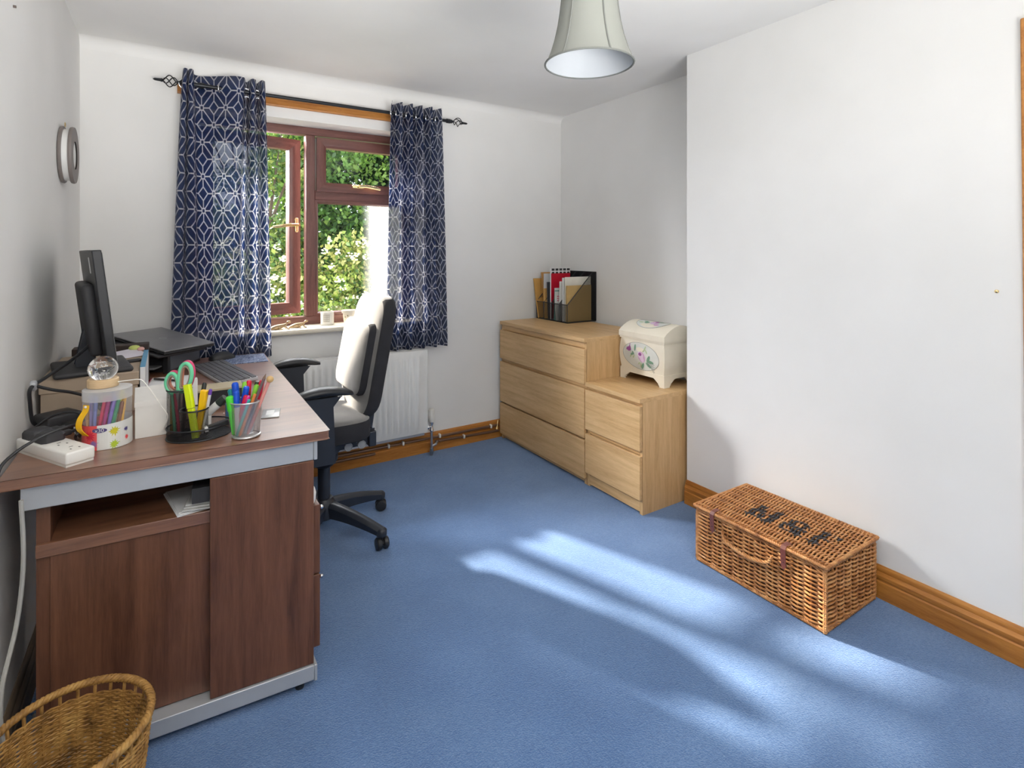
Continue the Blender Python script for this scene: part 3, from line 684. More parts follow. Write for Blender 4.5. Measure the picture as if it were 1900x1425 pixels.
# ------------------------------------------------------------------ wicker hamper
def wick(name, c1, c2, c3, rough=.38):
    t = NT(name); t.set(Roughness=rough); v = t.coord(); f = t.noise(v, 26, 4, .7)
    t.l(t.ramp(f, [(.3, c1), (.5, c2), (.7, c3)]), t.b.inputs['Base Color']); return t.m
M_wick = wick('buff_willow', srgb(134, 82, 44), srgb(190, 130, 76), srgb(218, 166, 110))
M_dye = plain('black_dyed_willow', srgb(44, 44, 50), .45)
hb = thing('wicker_hamper', 'rectangular wicker hamper with leather straps on the carpet against the wall', 'hamper', (1.97, 1.17, 0))
HX0, HX1, HY0, HY1, HH = 1.80, 2.128, .928, 1.425, .212
def perim(n, e=0):
    c = [(HX0 - e, HY1 + e), (HX0 - e, HY0 - e), (HX1 + e, HY0 - e), (HX1 + e, HY1 + e)]
    out = []
    for i in range(4):
        a, b = c[i], c[(i + 1) % 4]; k = n[i % 2]
        for j in range(k): out.append((a[0] + (b[0] - a[0]) * j / k, a[1] + (b[1] - a[1]) * j / k, i))
    return out
NS = (11, 7); NRM = [(-1, 0), (0, -1), (1, 0), (0, 1)]
st = MB()
for (x, y, i) in perim(NS): st.cyl((x, y, .006), (x, y, HH), .0032, n=6)
for (x, y) in ((HX0, HY0), (HX0, HY1), (HX1, HY0), (HX1, HY1)): st.cyl((x, y, .004), (x, y, HH), .007, n=8)
st.build('stakes', M_wick, hb)
wv = MB(); random.seed(9); rows = 27
base = perim(NS); tot = len(base)
for r in range(rows):
    z = .016 + (HH - .03) * r / (rows - 1); pts = []; ph = (r // 1) % 2
    for k in range(tot):
        x, y, i = base[k]; x2, y2, _ = base[(k + 1) % tot]; nx, ny = NRM[i]
        sg = 1 if (k + ph) % 2 else -1
        corner = (k == 0 or base[k - 1][2] != i)
        if corner:
            px, py = NRM[i - 1]; pts.append((x + (nx + px) * .005, y + (ny + py) * .005, z))
        else: pts.append((x + nx * .0075 * sg, y + ny * .0075 * sg, z + random.uniform(-.0008, .0008)))
        for q in (.3, .7):
            s2 = sg * (1 if q < .5 else -1) if True else 0
            w_ = math.cos(PI * q) * sg
            if corner: w_ = -1 * (1 if (k + 1 + ph) % 2 == 0 else -1) * q
            pts.append((x + (x2 - x) * q + nx * .0085 * w_, y + (y2 - y) * q + ny * .0085 * w_, z + random.uniform(-.0007, .0007)))
    wv.tube(pts, random.uniform(.0031, .0037), 6, closed=True)
wv.build('woven_sides', M_wick, hb, smooth=60)
def rope(mb, a, b, R0, r, pitch, strands=2, n=6, closed=None, phase=0):
    a, b = Vector(a), Vector(b); L = (b - a).length; t = (b - a).normalized(); u = t.orthogonal().normalized(); w = t.cross(u); k = max(4, int(L / pitch * 6))
    for s_ in range(strands):
        mb.tube([a + t * L * i / k + (u * math.cos(2 * PI * (i / 6 + s_ / strands)) + w * math.sin(2 * PI * (i / 6 + s_ / strands))) * R0 for i in range(k + 1)], r, n)
rb = MB(); cs4 = [(HX0, HY1), (HX0, HY0), (HX1, HY0), (HX1, HY1)]
for i in range(4):
    a, b = cs4[i], cs4[(i + 1) % 4]
    rope(rb, (*a, .009), (*b, .009), .0045, .0038, .030, 3); rope(rb, (*a, HH - .004), (*b, HH - .004), .0042, .0034, .034, 3)
rb.build('border', M_wick, hb, smooth=60)
MB().box(HX0 + .006, HX1 - .006, HY0 + .006, HY1 - .006, .006, HH - .006).build('inner_layer', plain('brown_hamper_filler', srgb(92, 58, 34), .9), hb)  # added inner box that keeps the gaps in the weave dark
# lid: weavers across the short side over long ribs, letters dyed into the weave
LX0, LX1, LY0, LY1, LZ = HX0 - .012, HX1 + .008, HY0 - .010, HY1 + .010, HH + .013
ld = MB(); ribs = 7
for k in range(ribs + 1):
    x = LX0 + .014 + (LX1 - LX0 - .028) * k / ribs; ld.cyl((x, LY0, LZ), (x, LY1, LZ), .0032, n=6)
seg_ = lambda *P: P
def letters():
    """strokes in lid plane: s runs along the hamper from its window end, t from the strapped edge to the wall"""
    S_ = []
    def st_(P, w): S_.extend((P[i], P[i + 1], w) for i in range(len(P) - 1))
    y0, y1 = .105, .215
    st_([(.168, y0), (.168, y1)], .009); st_([(.150, y0), (.186, y0)], .005); st_([(.155, y1), (.172, y1)], .006); st_([(.172, y1), (.205, y0 + .012)], .007); st_([(.205, y0 + .012), (.238, y1)], .004); st_([(.238, y0), (.238, y1)], .009); st_([(.222, y0), (.254, y0)], .005); st_([(.238, y1), (.254, y1)], .005)
    C = [(.325 + .026 * math.cos(a), .188 + .024 * math.sin(a)) for a in [PI * k / 7 * 2 for k in range(8)]]; st_(C, .006)
    C = [(.318 + .034 * math.cos(a), .135 + .030 * math.sin(a)) for a in [PI * k / 6 * 2 for k in range(7)]]; st_(C, .007); st_([(.300, .165), (.362, .104)], .007); st_([(.346, .160), (.362, .150)], .006)
    st_([(.412, y0), (.412, y1)], .009); st_([(.396, y0), (.428, y0)], .005); st_([(.400, y1), (.455, y1)], .007); st_([(.455, y1), (.455, y1 - .022)], .004); st_([(.412, .160), (.438, .160)], .006)
    return S_
STK = letters()
def dyed(x, y):
    s_, t_ = LY1 - y, x - LX0
    for (a, b), (c, d), w_ in STK:
        w_ *= 1.4
        vx_, vy_ = c - a, d - b; L2 = vx_ * vx_ + vy_ * vy_ or 1e-9; k = max(0, min(1, ((s_ - a) * vx_ + (t_ - b) * vy_) / L2))
        if math.hypot(s_ - a - vx_ * k, t_ - b - vy_ * k) < w_: return True
    return False
nst = 80
for j in range(nst):
    y = LY0 + .008 + (LY1 - LY0 - .016) * j / (nst - 1); K = 4 * ribs; pts = []
    for i in range(K + 1):
        x = LX0 + .006 + (LX1 - LX0 - .012) * i / K; ph = PI * i * ribs / K + PI * (j % 2)
        pts.append(Vector((x, y + random.uniform(-.0003, .0003), LZ + .0056 * math.cos(ph))))
    b0 = len(ld.f); ld.tube(pts, .0030, 6)
    for fi in range(b0, len(ld.f)):
        f_ = ld.f[fi]; cxx = sum(ld.v[q][0] for q in f_) / len(f_)
        if dyed(cxx, y): ld.mi[fi] = 1
for a, b in (((LX0, LY0), (LX0, LY1)), ((LX1, LY0), (LX1, LY1)), ((LX0, LY0), (LX1, LY0)), ((LX0, LY1), (LX1, LY1))):
    rope(ld, (*a, LZ - .002), (*b, LZ - .002), .0035, .0036, .022, 3)
ld.build('lid', [M_wick, M_dye], hb, smooth=60)
M_leather = plain('reddish_brown_leather', srgb(112, 58, 46), .38, bumps=.2)
for y in (1.345, 1.058):
    m = MB(); L = [(LX0 + .03, LZ + .009), (LX0 + .0, LZ + .008), (LX0 - .008, LZ - .002), (LX0 - .006, LZ - .035), (LX0 - .004, LZ - .062)]
    for (a, b), (c, d) in zip(L[:-1], L[1:]): m.add([(a, y - .009, b), (a, y + .009, b), (c, y + .009, d), (c, y - .009, d), (a - .0025, y - .009, b), (a - .0025, y + .009, b), (c - .0025, y + .009, d), (c - .0025, y - .009, d)], [(0, 1, 2, 3), (4, 7, 6, 5), (0, 4, 5, 1), (2, 6, 7, 3), (0, 3, 7, 4), (1, 5, 6, 2)])
    m.prism([(y - .009, LZ - .062), (y + .009, LZ - .062), (y, LZ - .075)], 'x', LX0 - .0065, LX0 - .004)
    s_ = m.build('strap', M_leather, hb)
    m = MB()
    for q in range(3): m.cyl((LX0 - .0095, y, LZ - .02 - .014 * q), (LX0 - .006, y, LZ - .02 - .014 * q), .0015, n=8)
    m.build('punched_hole', M_blk, s_)
    m = MB(); m.torus((HX0 - .011, y - .004, HH - .047), .006, .0016, 'x'); m.build('peg_ring', M_brass, hb)
hd = MB(); yy = [1.30, 1.285, 1.24, 1.20, 1.16, 1.115, 1.10]; zz = [.175, .150, .138, .134, .137, .150, .175]
P = catmull([(HX0 - .018 - .008 * math.sin(PI * k / 6), yy[k], zz[k]) for k in range(7)], 8)
for s_ in range(3):
    hd.tube([P[i] + Vector((math.cos(i * .9 + s_ * 2.1), 0, math.sin(i * .9 + s_ * 2.1))) * .004 for i in range(len(P))], .0036, 6)
hd.build('handle', M_wick, hb, smooth=60)
# ------------------------------------------------------------------ desk
DS = -.0614
def SH(y0=1.6135):          # the near edge of the desk is very slightly out of square with the wall
    M = Matrix.Identity(4); M[1][0] = DS; M[1][3] = y0; return M
dk = thing('desk', 'walnut effect desk with grey metal frame along the left wall', 'desk', (.04, 2.3, 0))
m = MB(); T0, T1 = .705, .73
m.prism([(-.318, 1.633), (.384, 1.590), (.392, 1.594), (.408, 2.985), (-.318, 3.0)], 'z', T0, T1)
m.build('desktop', M_walX, dk, bevel=.0025)
m = MB(); D = SH()
m.box(-.284, .352, .012, .034, .648, .704, D); m.box(.352, .362, .010, .05, .648, .704, D)
m.build('top_rail', M_grey, dk, bevel=.002)
m = MB(); m.box(-.268, .352, .004, .05, .024, .066, D); m.box(.352, .360, .002, .052, .022, .068, D); m.build('bottom_rail', M_grey, dk, bevel=.002)
for x_ in (.318, -.24): MB().cyl(D @ Vector((x_, .03, 0)), D @ Vector((x_, .03, .024)), .012).build('levelling_foot', M_blk, dk)
for b_ in ((-.27, -.25, .05, 1.30, .66, .704), (.33, .35, .05, 1.33, .66, .704)): MB().box(*b_, D).build('side_rail', M_grey, dk)
for b_ in ((.32, .36, 1.30, 1.34, 0, .704), (-.28, -.24, 1.30, 1.34, 0, .704)): MB().box(*b_, D).build('leg', M_grey, dk)
cb = thing('cabinet', 'walnut effect cabinet with a sliding door under the near end of the desk', 'cabinet', (.05, 1.8, .066))
m = MB(); m.box(.094, .352, .010, .028, .068, .647, D); m.build('sliding_door', M_walZ, cb, bevel=.0015)
m = MB(); m.box(-.236, .10, .045, .062, .068, .520, D); m.build('back_board', M_walZ, cb, bevel=.0015)
m = MB(); m.box(-.262, .30, .040, .38, .520, .552, D); m.build('shelf', M_walX, cb, bevel=.0015)
for b_ in ((-.262, -.236, .050, .38), (.330, .350, .034, .38)): MB().box(*b_, .068, .700, D).build('end_panel', M_walZ, cb)
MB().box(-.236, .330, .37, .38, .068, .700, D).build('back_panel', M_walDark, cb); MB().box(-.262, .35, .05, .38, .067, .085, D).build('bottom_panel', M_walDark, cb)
for z0_, z1_ in ((.085, .295), (.300, .500)):
    m = MB(); m.box(.353, .378, .050, .36, z0_, z1_, D); d_ = m.build('drawer', M_walZ, cb, bevel=.0015)
    m = MB(); m.sphere(tuple(D @ Vector((.384, .06, z1_ - .012))), .006, 8); m.build('knob', M_chrome, d_)
m = MB(); m.lathe([(0, 0), (.017, 0), (.021, .010), (.022, .030), (.018, .044), (.015, .045), (.014, .040), (0, .038)], (.350, 1.665, .501), 24)
tag(m.build('white_pot', M_socket, at=(.350, 1.665, .501)), 'small white pot on top of the drawers under the desk edge', 'pot')
# papers on the open shelf
for k, (x, y, z, a, lab, mt, th_, sx, sy) in enumerate(((.055, 1.745, .553, 10, 'pile of white loose sheets on the open shelf under the desk', M_paper, .006, .10, .18), (.10, 1.74, .560, -12, 'folded newspaper hanging off the open desk shelf', plain('newsprint', (.56, .56, .54), .8, var=.25, bumps=.1), .014, .10, .19), (.105, 1.735, .576, -6, 'black folder lying on the papers under the desk', M_blkdull, .05, .085, .17))):
    mb = MB(); Mx = Matrix.Translation((x, y, z)) @ Matrix.Rotation(R(a), 4, 'Z')
    n_ = 3 if k < 2 else 1
    for q in range(n_): mb.box(-sx / 2 + q * .003, sx / 2 - q * .002, -sy / 2 + q * .006, sy / 2, th_ * q / n_, th_ * (q + .8) / n_, Mx)
    tag(mb.build(('loose_sheets', 'newspaper', 'folder')[k], mt, at=(x, y, z)), lab, ('paper', 'newspaper', 'folder')[k])
# pale flex hanging behind the desk end
cbl = MB(); cbl.tube(catmull([(-.275, 1.60, .69), (-.272, 1.605, .55), (-.282, 1.60, .42), (-.300, 1.56, .30), (-.295, 1.56, .18), (-.262, 1.56, .08), (-.240, 1.55, .006), (-.25, 1.70, .006), (-.30, 1.9, .006)], 8), .0045, 8)
tag(cbl.build('flex', plain('grey_flex', (.42, .41, .38), .5), at=(-.28, 1.6, 0)), 'pale grey flex hanging down at the wall end of the desk', 'cable')

# ------------------------------------------------------------------ office chair
ch = thing('office_chair', 'black office chair with pale grey fabric seat and back turned to the desk', 'office chair', (.578, 2.436, 0))
M_fab = plain('pale_grey_wool_fabric', srgb(112, 110, 108), .95, var=.12, bumps=.5, bscale=260, Sheen_Weight=.5)
M_fabk = plain('black_wool_fabric', (.022, .022, .026), .95, var=.15, bumps=.5, bscale=260)
C0 = Vector((.578, 2.436, 0))
base = math.atan2(2.534 - 2.436, .882 - .578)
hubm = MB(); hubm.lathe([(.0, .075), (.04, .078), (.052, .09), (.052, .135), (.036, .165), (.0, .165)], C0, 24); hubm.build('hub', M_navyplastic, ch)
for k in range(5):
    a = base - k * 2 * PI / 5; d = Vector((math.cos(a), math.sin(a), 0)); s_ = Vector((-math.sin(a), math.cos(a), 0)); rings = []
    for t in [q / 8 for q in range(9)]:
        rr = .03 + .275 * t; top_ = .150 - .062 * t ** 1.5; hgt = .062 - .030 * t; w_ = .027 - .006 * t
        p = C0 + d * rr
        rings.append([p + s_ * w_ * .55 + Vector((0, 0, top_)), p + s_ * w_ + Vector((0, 0, top_ - .012)), p + s_ * w_ * .8 + Vector((0, 0, top_ - hgt)), p - s_ * w_ * .8 + Vector((0, 0, top_ - hgt)), p - s_ * w_ + Vector((0, 0, top_ - .012)), p - s_ * w_ * .55 + Vector((0, 0, top_))])
    m = MB(); m.ring_loft(rings); e = C0 + d * .300; m.lathe([(0, .055), (.020, .055), (.022, .062), (.022, .080), (.014, .088), (0, .088)], e, 14)
    lg = m.build('leg', M_navyplastic, ch, smooth=50)
    m = MB(); ax = (s_ * math.cos(.6) + d * math.sin(.6)); cc = C0 + d * .302 + Vector((0, 0, .026))
    for sg in (-1, 1):
        m.tube([cc + ax * sg * .006, cc + ax * sg * .009, cc + ax * sg * .020, cc + ax * sg * .025, cc + ax * sg * .027], [.024, .026, .026, .022, .012], 20)
    m.cyl(cc - ax * .02, cc + ax * .02, .012, n=10); m.cyl(cc, cc + Vector((0, 0, .04)), .007, n=8)
    m.build('caster', M_blk, lg)
m = MB(); m.cyl(C0 + Vector((0, 0, .14)), C0 + Vector((0, 0, .33)), .026, n=20); m.cyl(C0 + Vector((0, 0, .245)), C0 + Vector((0, 0, .40)), .021, n=20); m.build('gas_column', M_navyplastic, ch)
m = MB(); Pm = [(.46, .418), (.50, .382), (.60, .385), (.62, .400), (.76, .405), (.765, .455), (.46, .458)]
m.prism(Pm, 'y', 2.34, 2.53); m.lathe([(0, .30), (.035, .302), (.058, .33), (.062, .40), (0, .40)], C0, 24); m.build('tilt_mechanism', M_navyplastic, ch, bevel=.008)
for x in (.632, .688):
    m = MB(); m.cyl((x, 2.255, .432), (x, 2.345, .432), .010, n=12); m.cyl((x, 2.248, .432), (x, 2.262, .432), .0165, n=20); m.torus((x, 2.248, .432), .0155, .002, 'y'); m.build('adjuster_knob', plain('mid_grey_plastic', (.26, .27, .28), .4), ch)
# seat pad: black sides, pale top
def pad_outline(cx, cy, hx, hy, p, n=36):
    out = []
    for k in range(n):
        a = 2 * PI * k / n; c, s2 = math.cos(a), math.sin(a)
        out.append((cx + hx * math.copysign(abs(c) ** (2 / p), c), cy + hy * math.copysign(abs(s2) ** (2 / p), s2)))
    return out
m = MB(); rings = []
for z, e in ((.455, .97), (.462, 1.0), (.515, 1.0), (.532, .985)):
    rings.append([Vector((x, y, z + .006 * math.cos((x - .5) * 5))) for x, y in pad_outline(.505, 2.436, .235 * e, .235 * e, 5)])
m.ring_loft(rings, caps=False, mi=1)
top_r = [rings[-1]] + [[Vector((.505 + (v.x - .505) * e, 2.436 + (v.y - 2.436) * e, v.z + dz)) for v in rings[-1]] for e, dz in ((.97, .008), (.90, .016), (.7, .020), (.4, .016), (.1, .014))]
m.ring_loft(top_r, caps=True, mi=0); m.add(rings[0], [tuple(reversed(range(36)))], 1)
m.build('seat', [M_fab, M_fabk], ch, smooth=60)
# back pad: leaning slab with rounded top corners
def lean_pad(name, y0, y1, zb, zt, xb, xt, th, rt, mats, bulge=.012, rb=.04, parent=None, n=14):
    """front face leans from (xb, zb) to (xt, zt); pale front, black edge and rear"""
    m = MB(); H = zt - zb; cy = (y0 + y1) / 2; hy = (y1 - y0) / 2
    out = []
    for (sy, sz, r_) in ((1, 1, rt), (-1, 1, rt), (-1, -1, rb), (1, -1, rb)):
        q = {(1, 1): 0, (-1, 1): 1, (-1, -1): 2, (1, -1): 3}[(sy, sz)]
        for k in range(7):
            a = PI / 2 * q + PI / 2 * k / 6; out.append((sy * (hy - r_) + r_ * math.cos(a), sz * (H / 2 - r_) + r_ * math.sin(a)))
    def ring(sc, dx, e=0):
        R_ = []
        for y, z in out:
            yy_ = y * sc; zz_ = z * sc if sc > .5 else z * sc; t = (zz_ + H / 2) / H
            R_.append(Vector((xb + (xt - xb) * t + dx, cy + yy_, zb + H / 2 + zz_)))
        return R_
    e0 = (hy - .014) / hy
    m.ring_loft([ring(.05, -bulge), ring(.5, -bulge), ring(.85, -bulge * .6), ring(e0, 0), ring((e0 + 1) / 2, .004)], mi=0)
    m.ring_loft([ring((e0 + 1) / 2, .004), ring(1, .014), ring(1, th - .02), ring(.96, th - .004), ring(.9, th)], mi=1)
    for fi, f_ in enumerate(m.f):      # the pale cloth wraps over the top edge
        c = sum((Vector(m.v[q]) for q in f_), Vector()) / len(f_); t = (c.z - zb) / H
        if m.mi[fi] == 1 and abs(c.y - cy) < hy - .045 and t > .9 and c.x - (xb + (xt - xb) * t) < th * .55: m.mi[fi] = 0
    return m.build(name, mats, parent, smooth=55)
lean_pad('backrest', 2.235, 2.64, .520, 1.045, .692, .788, .066, .085, [M_fab, M_fabk], parent=ch, rb=.10)
lean_pad('lumbar_pad', 2.262, 2.645, .625, .930, .672, .728, .052, .035, [M_fab, M_fabk], bulge=.010, parent=ch, rb=.045)
m = MB(); rings = []
for z, x, hy in ((.545, .758, .10), (.60, .775, .165), (.75, .812, .178), (.92, .843, .165), (1.0, .850, .11)):
    rings.append([Vector((x + (-.02 if abs(q) == 1 else .012), 2.437 + hy * q, z)) for q in (-1, -.7, 0, .7, 1)] + [Vector((x - .035, 2.437 + hy * q, z)) for q in (1, 0, -1)])
m.ring_loft(rings); m.build('back_shell', plain('brown_black_plastic', (.034, .026, .026), .35), ch, smooth=60)
m = MB(); m.box(.748, .776, 2.40, 2.47, .385, .62, rotM((.76, 2.43, .4), 'Y', R(9))); m.box(.742, .775, 2.32, 2.55, .388, .455); m.build('back_post', M_navyplastic, ch, bevel=.005)
for y in (2.165, 2.715):
    sg = 1 if y < 2.4 else -1
    m = MB(); zt = .668 if y < 2.4 else .690
    m.prism([(.468, .42), (.548, .42), (.545, .52), (.540, zt - .03), (.565, zt), (.440, zt), (.466, zt - .03), (.470, .52)], 'y', y - .016, y + .016)
    m.box(.485, .54, min(y, y + sg * .12), max(y, y + sg * .12), .425, .448)
    ar = m.build('armrest', M_navyplastic, ch, bevel=.006)
    m = MB(); rings = []
    for q in range(13):
        t = q / 12; x = .392 + .232 * t; w_ = .040 * (math.sin(PI * min(1, max(0, t * .92 + .04))) ** .45); zc = zt + .004 + .026 * math.sin(PI * (t * .86 + .07)); hh = .019 * (math.sin(PI * (t * .94 + .03)) ** .4)
        rings.append([Vector((x, y + w_ * math.cos(a), zc + hh * math.sin(a))) for a in [2 * PI * k / 16 for k in range(16)]])
    m.ring_loft(rings); m.build('arm_pad', M_blk, ar, smooth=70)

# ------------------------------------------------------------------ pendant shade
lp = thing('pendant_lampshade', 'grey fabric bell lampshade hanging from the ceiling', 'lampshade', (.99, 1.15, 1.765))
LC = Vector((.99, 1.15, 0))
def shade_mat(name, col):
    t = NT(name); t.set(Roughness=.8); t.b.inputs['Base Color'].default_value = (*col, 1)
    tl = t.n('ShaderNodeBsdfTranslucent'); tl.inputs[0].default_value = (*col, 1); m = t.n('ShaderNodeMixShader'); m.inputs[0].default_value = .18
    t.bump(t.noise(t.coord(), 500, 2), .15, .001)
    t.l(t.b.outputs[0], m.inputs[1]); t.l(tl.outputs[0], m.inputs[2]); t.l(m.outputs[0], t.out.inputs[0]); return t.m
prof = [(.123, 1.765), (.116, 1.778), (.105, 1.805), (.094, 1.84), (.085, 1.88), (.079, 1.92), (.075, 1.955), (.074, 1.965)]
m = MB(); m.lathe(prof, LC, 48, caps=False); s_ = m.build('shade', shade_mat('grey_shade_fabric', srgb(140, 142, 136)), lp, smooth=80)
m = MB(); m.lathe([(r - .0022, z) for r, z in prof], LC, 48, caps=False); m.build('inner_layer', shade_mat('white_shade_lining', (.55, .58, .61)), lp, smooth=80)
m = MB()
for r, z in ((.1225, 1.766), (.0738, 1.964)): m.torus((LC.x, LC.y, z), r, .0028, n=48)
for k in range(6):
    a = k * PI / 3 + .28; m.tube([(LC.x + (r + .0006) * math.cos(a), LC.y + (r + .0006) * math.sin(a), z) for r, z in prof], .0028, 6)
m.build('trim_binding', shade_mat('grey_binding', srgb(118, 120, 116)), lp)
m = MB(); m.cyl((LC.x, LC.y, 1.98), (LC.x, LC.y, ZC - .01), .003, n=8); m.lathe([(0, 0), (.045, 0), (.04, -.02), (.01, -.035), (0, -.035)], (LC.x, LC.y, ZC), 24); m.cyl((LC.x, LC.y, 1.93), (LC.x, LC.y, 1.99), .018, n=16)
for k in range(3): a = k * 2.094; m.cyl((LC.x, LC.y, 1.955), (LC.x + .073 * math.cos(a), LC.y + .073 * math.sin(a), 1.962), .0015, n=6)
m.build('cord_and_holder', M_white, lp)

# ------------------------------------------------------------------ wall disc
wd = thing('round_wall_plaque', 'round grey rimmed plaque with a white centre on the left wall', 'wall plaque', (XL + .02, 2.60, 1.5))
m = MB(); A = Matrix.Translation((XL, 2.60, 1.605)) @ Matrix.Rotation(R(90), 4, 'Y')
m.lathe([(0, .002), (.104, .002), (.106, .008), (.104, .012), (0, .012)], (0, 0, 0), 48, A); m.build('back_disc', plain('grey_rim', srgb(120, 112, 108), .5), wd)
m = MB(); m.lathe([(0, .012), (.096, .012), (.096, .030), (0, .030)], (0, 0, 0), 48, A); m.build('band', M_white, wd)
m = MB(); m.lathe([(.05, .030), (.104, .030), (.106, .036), (.104, .042), (.052, .042)], (0, 0, 0), 48, A, caps=False); m.build('front_ring', plain('grey_rim', srgb(120, 112, 108), .5), wd)
m = MB(); m.lathe([(0, .031), (.054, .031), (.052, .038), (0, .038)], (0, 0, 0), 40, A); m.build('centre', M_white, wd)
m = MB(); m.torus((XL + .012, 2.60, 1.718), .008, .0015, 'x'); m.build('hanging_loop', M_brass, wd)
m = MB()
for z in (1.745 + .13, 1.745 + .155): m.cyl((XL, 1.86, z), (XL + .006, 1.86, z), .0035, n=8)
tag(m.build('wall_plug', plain('brown_plug', srgb(96, 84, 78), .6), at=(XL, 1.86, 1.87)), 'pair of empty screw plugs high on the left wall', 'wall plug')
m = MB().sphere((XC, .60, 1.12), .006, 6); tag(m.build('nail_hook', M_brass, at=(XC, .60, 1.12)), 'tiny brass nail low on the right wall near the door frame', 'nail')
# ------------------------------------------------------------------ seagrass waste basket
bk = thing('waste_basket', 'round woven seagrass waste basket on the carpet at the near end of the desk', 'basket', (-.163, 1.352, 0))
M_sea = wick('seagrass', srgb(98, 68, 30), srgb(158, 116, 58), srgb(190, 150, 84), .6)
BC = Vector((-.163, 1.352, 0)); random.seed(3)
m = MB(); nrow = 62; prof_r = lambda z: .098 + .036 * (z / .30) ** .9
for r in range(nrow):
    z = .008 + .272 * r / (nrow - 1); pts = []; K = 112
    for k in range(K):
        a = 2 * PI * k / K; rr = prof_r(z) + .0022 * math.cos(a * 28 + PI * (r % 2)) + random.uniform(-.0004, .0004)
        pts.append(BC + Vector((rr * math.cos(a), rr * math.sin(a), z + random.uniform(-.0005, .0005))))
    m.tube(pts, random.uniform(.0023, .0029), 5, closed=True)
m.build('woven_wall', M_sea, bk, smooth=60)
m = MB()
for k in range(28):
    a = 2 * PI * k / 28; m.tube([BC + Vector(((prof_r(z) - .0) * math.cos(a), prof_r(z) * math.sin(a), z)) for z in (.005, .15, .28, .304)], .0034, 6)
m.build('stakes', M_sea, bk)
m = MB(); K = 300
for s_ in range(3):
    P = []
    for k in range(K):
        a = 2 * PI * k / K; t = a * 34 + s_ * 2 * PI / 3; rr = .1345 + .0042 * math.cos(t); P.append(BC + Vector((rr * math.cos(a), rr * math.sin(a), .306 + .0042 * math.sin(t))))
    m.tube(P, .0042, 6, closed=True)
m.build('rim', M_sea, bk, smooth=60)
m = MB(); m.lathe([(0, .004), (.096, .004), (.096, .009), (0, .009)], BC, 32); m.build('base', M_sea, bk)

# ------------------------------------------------------------------ things on the desk
DZ = .73
def ctube(name, label, pts, r, mat, cat='cable', group=None, n=8):
    m = MB(); P = catmull(pts, 8); m.tube(P, r, n); return tag(m.build(name, mat, at=tuple(Vector(pts[0]))), label, cat, group)
# card archive box
bx = thing('archive_box', 'beige cardboard archive box under the monitor', 'box', (-.20, 2.32, DZ))
AX0, AX1, AY0, AY1 = -.322, -.082, 2.125, 2.545
MB().box(AX0, AX1, AY0, AY1, DZ, DZ + .10).build('body', M_card, bx, bevel=.002)
m = MB(); m.box(AX0 - .004, AX1 + .004, AY0 - .004, AY1 + .004, DZ + .083, DZ + .126); m.build('lid', M_card, bx, bevel=.0025)
m = MB(); m.box(AX0 + .118, AX0 + .185, AY0 - .004, AY0 + .001, DZ + .025, DZ + .066); f_ = m.build('label_holder', M_blk, bx, bevel=.003)
MB().box(AX0 + .140, AX0 + .180, AY0 - .005, AY0 - .0035, DZ + .042, DZ + .062).build('label_card', M_card, f_)
m = MB(); m.box(-.076, -.062, 2.14, 2.50, DZ, DZ + .135); m.box(-.0765, -.0615, 2.142, 2.498, DZ + .1352, DZ + .1362, mi=1)
tag(m.build('ring_binder', [plain('binder_white', (.78, .80, .82), .4), plain('binder_blue', srgb(88, 156, 196))], at=(-.07, 2.3, DZ)), 'thin white and blue binder standing against the beige archive box', 'binder')
m = MB(); m.box(-.30, -.062, 2.56, 2.625, DZ, DZ + .15); tag(m.build('box_file', M_brown, at=(-.18, 2.59, DZ), bevel=.003), 'dark brown box file standing behind the archive box', 'box file')
# papers on the box lid
m = MB(); Mx = Matrix.Translation((-.125, 2.44, DZ + .128)) @ Matrix.Rotation(R(25), 4, 'Z'); 
m.add([Mx @ Vector(p) for p in ((-.05, -.04, 0), (.05, -.045, .002), (.04, .03, .022), (-.045, .035, .014), (-.05, -.04, -.001), (.05, -.045, .001), (.04, .03, .021), (-.045, .035, .013))], [(0, 1, 2, 3), (7, 6, 5, 4), (0, 4, 5, 1), (1, 5, 6, 2), (2, 6, 7, 3), (3, 7, 4, 0)])
tag(m.build('crumpled_leaflet', plain('lilac_paper', (.70, .66, .74), .6), at=(-.125, 2.44, DZ + .127)), 'crumpled pale leaflet lying on the archive box', 'paper')
m = MB(); m.rbox((-.115, 2.30, DZ + .1315), (.075, .020, .011), .005, rotM((-.115, 2.30, DZ + .13), 'Z', R(20)))
tag(m.build('marker_pen', M_blk, at=(-.115, 2.30, DZ + .127)), 'chunky black pen lying on the archive box', 'pen')
m = MB(); m.sphere((-.105, 2.475, DZ + .150), .016, 8, (1.2, .8, .7)); m.sphere((-.085, 2.465, DZ + .146), .012, 8, (1, 1, .7), mi=1)
tag(m.build('sweet_wrapper', [plain('wrapper_lime', srgb(200, 212, 120)), plain('wrapper_pink', srgb(220, 170, 160))], at=(-.105, 2.475, DZ + .137)), 'small lime green crumpled wrapper on the archive box', 'wrapper')
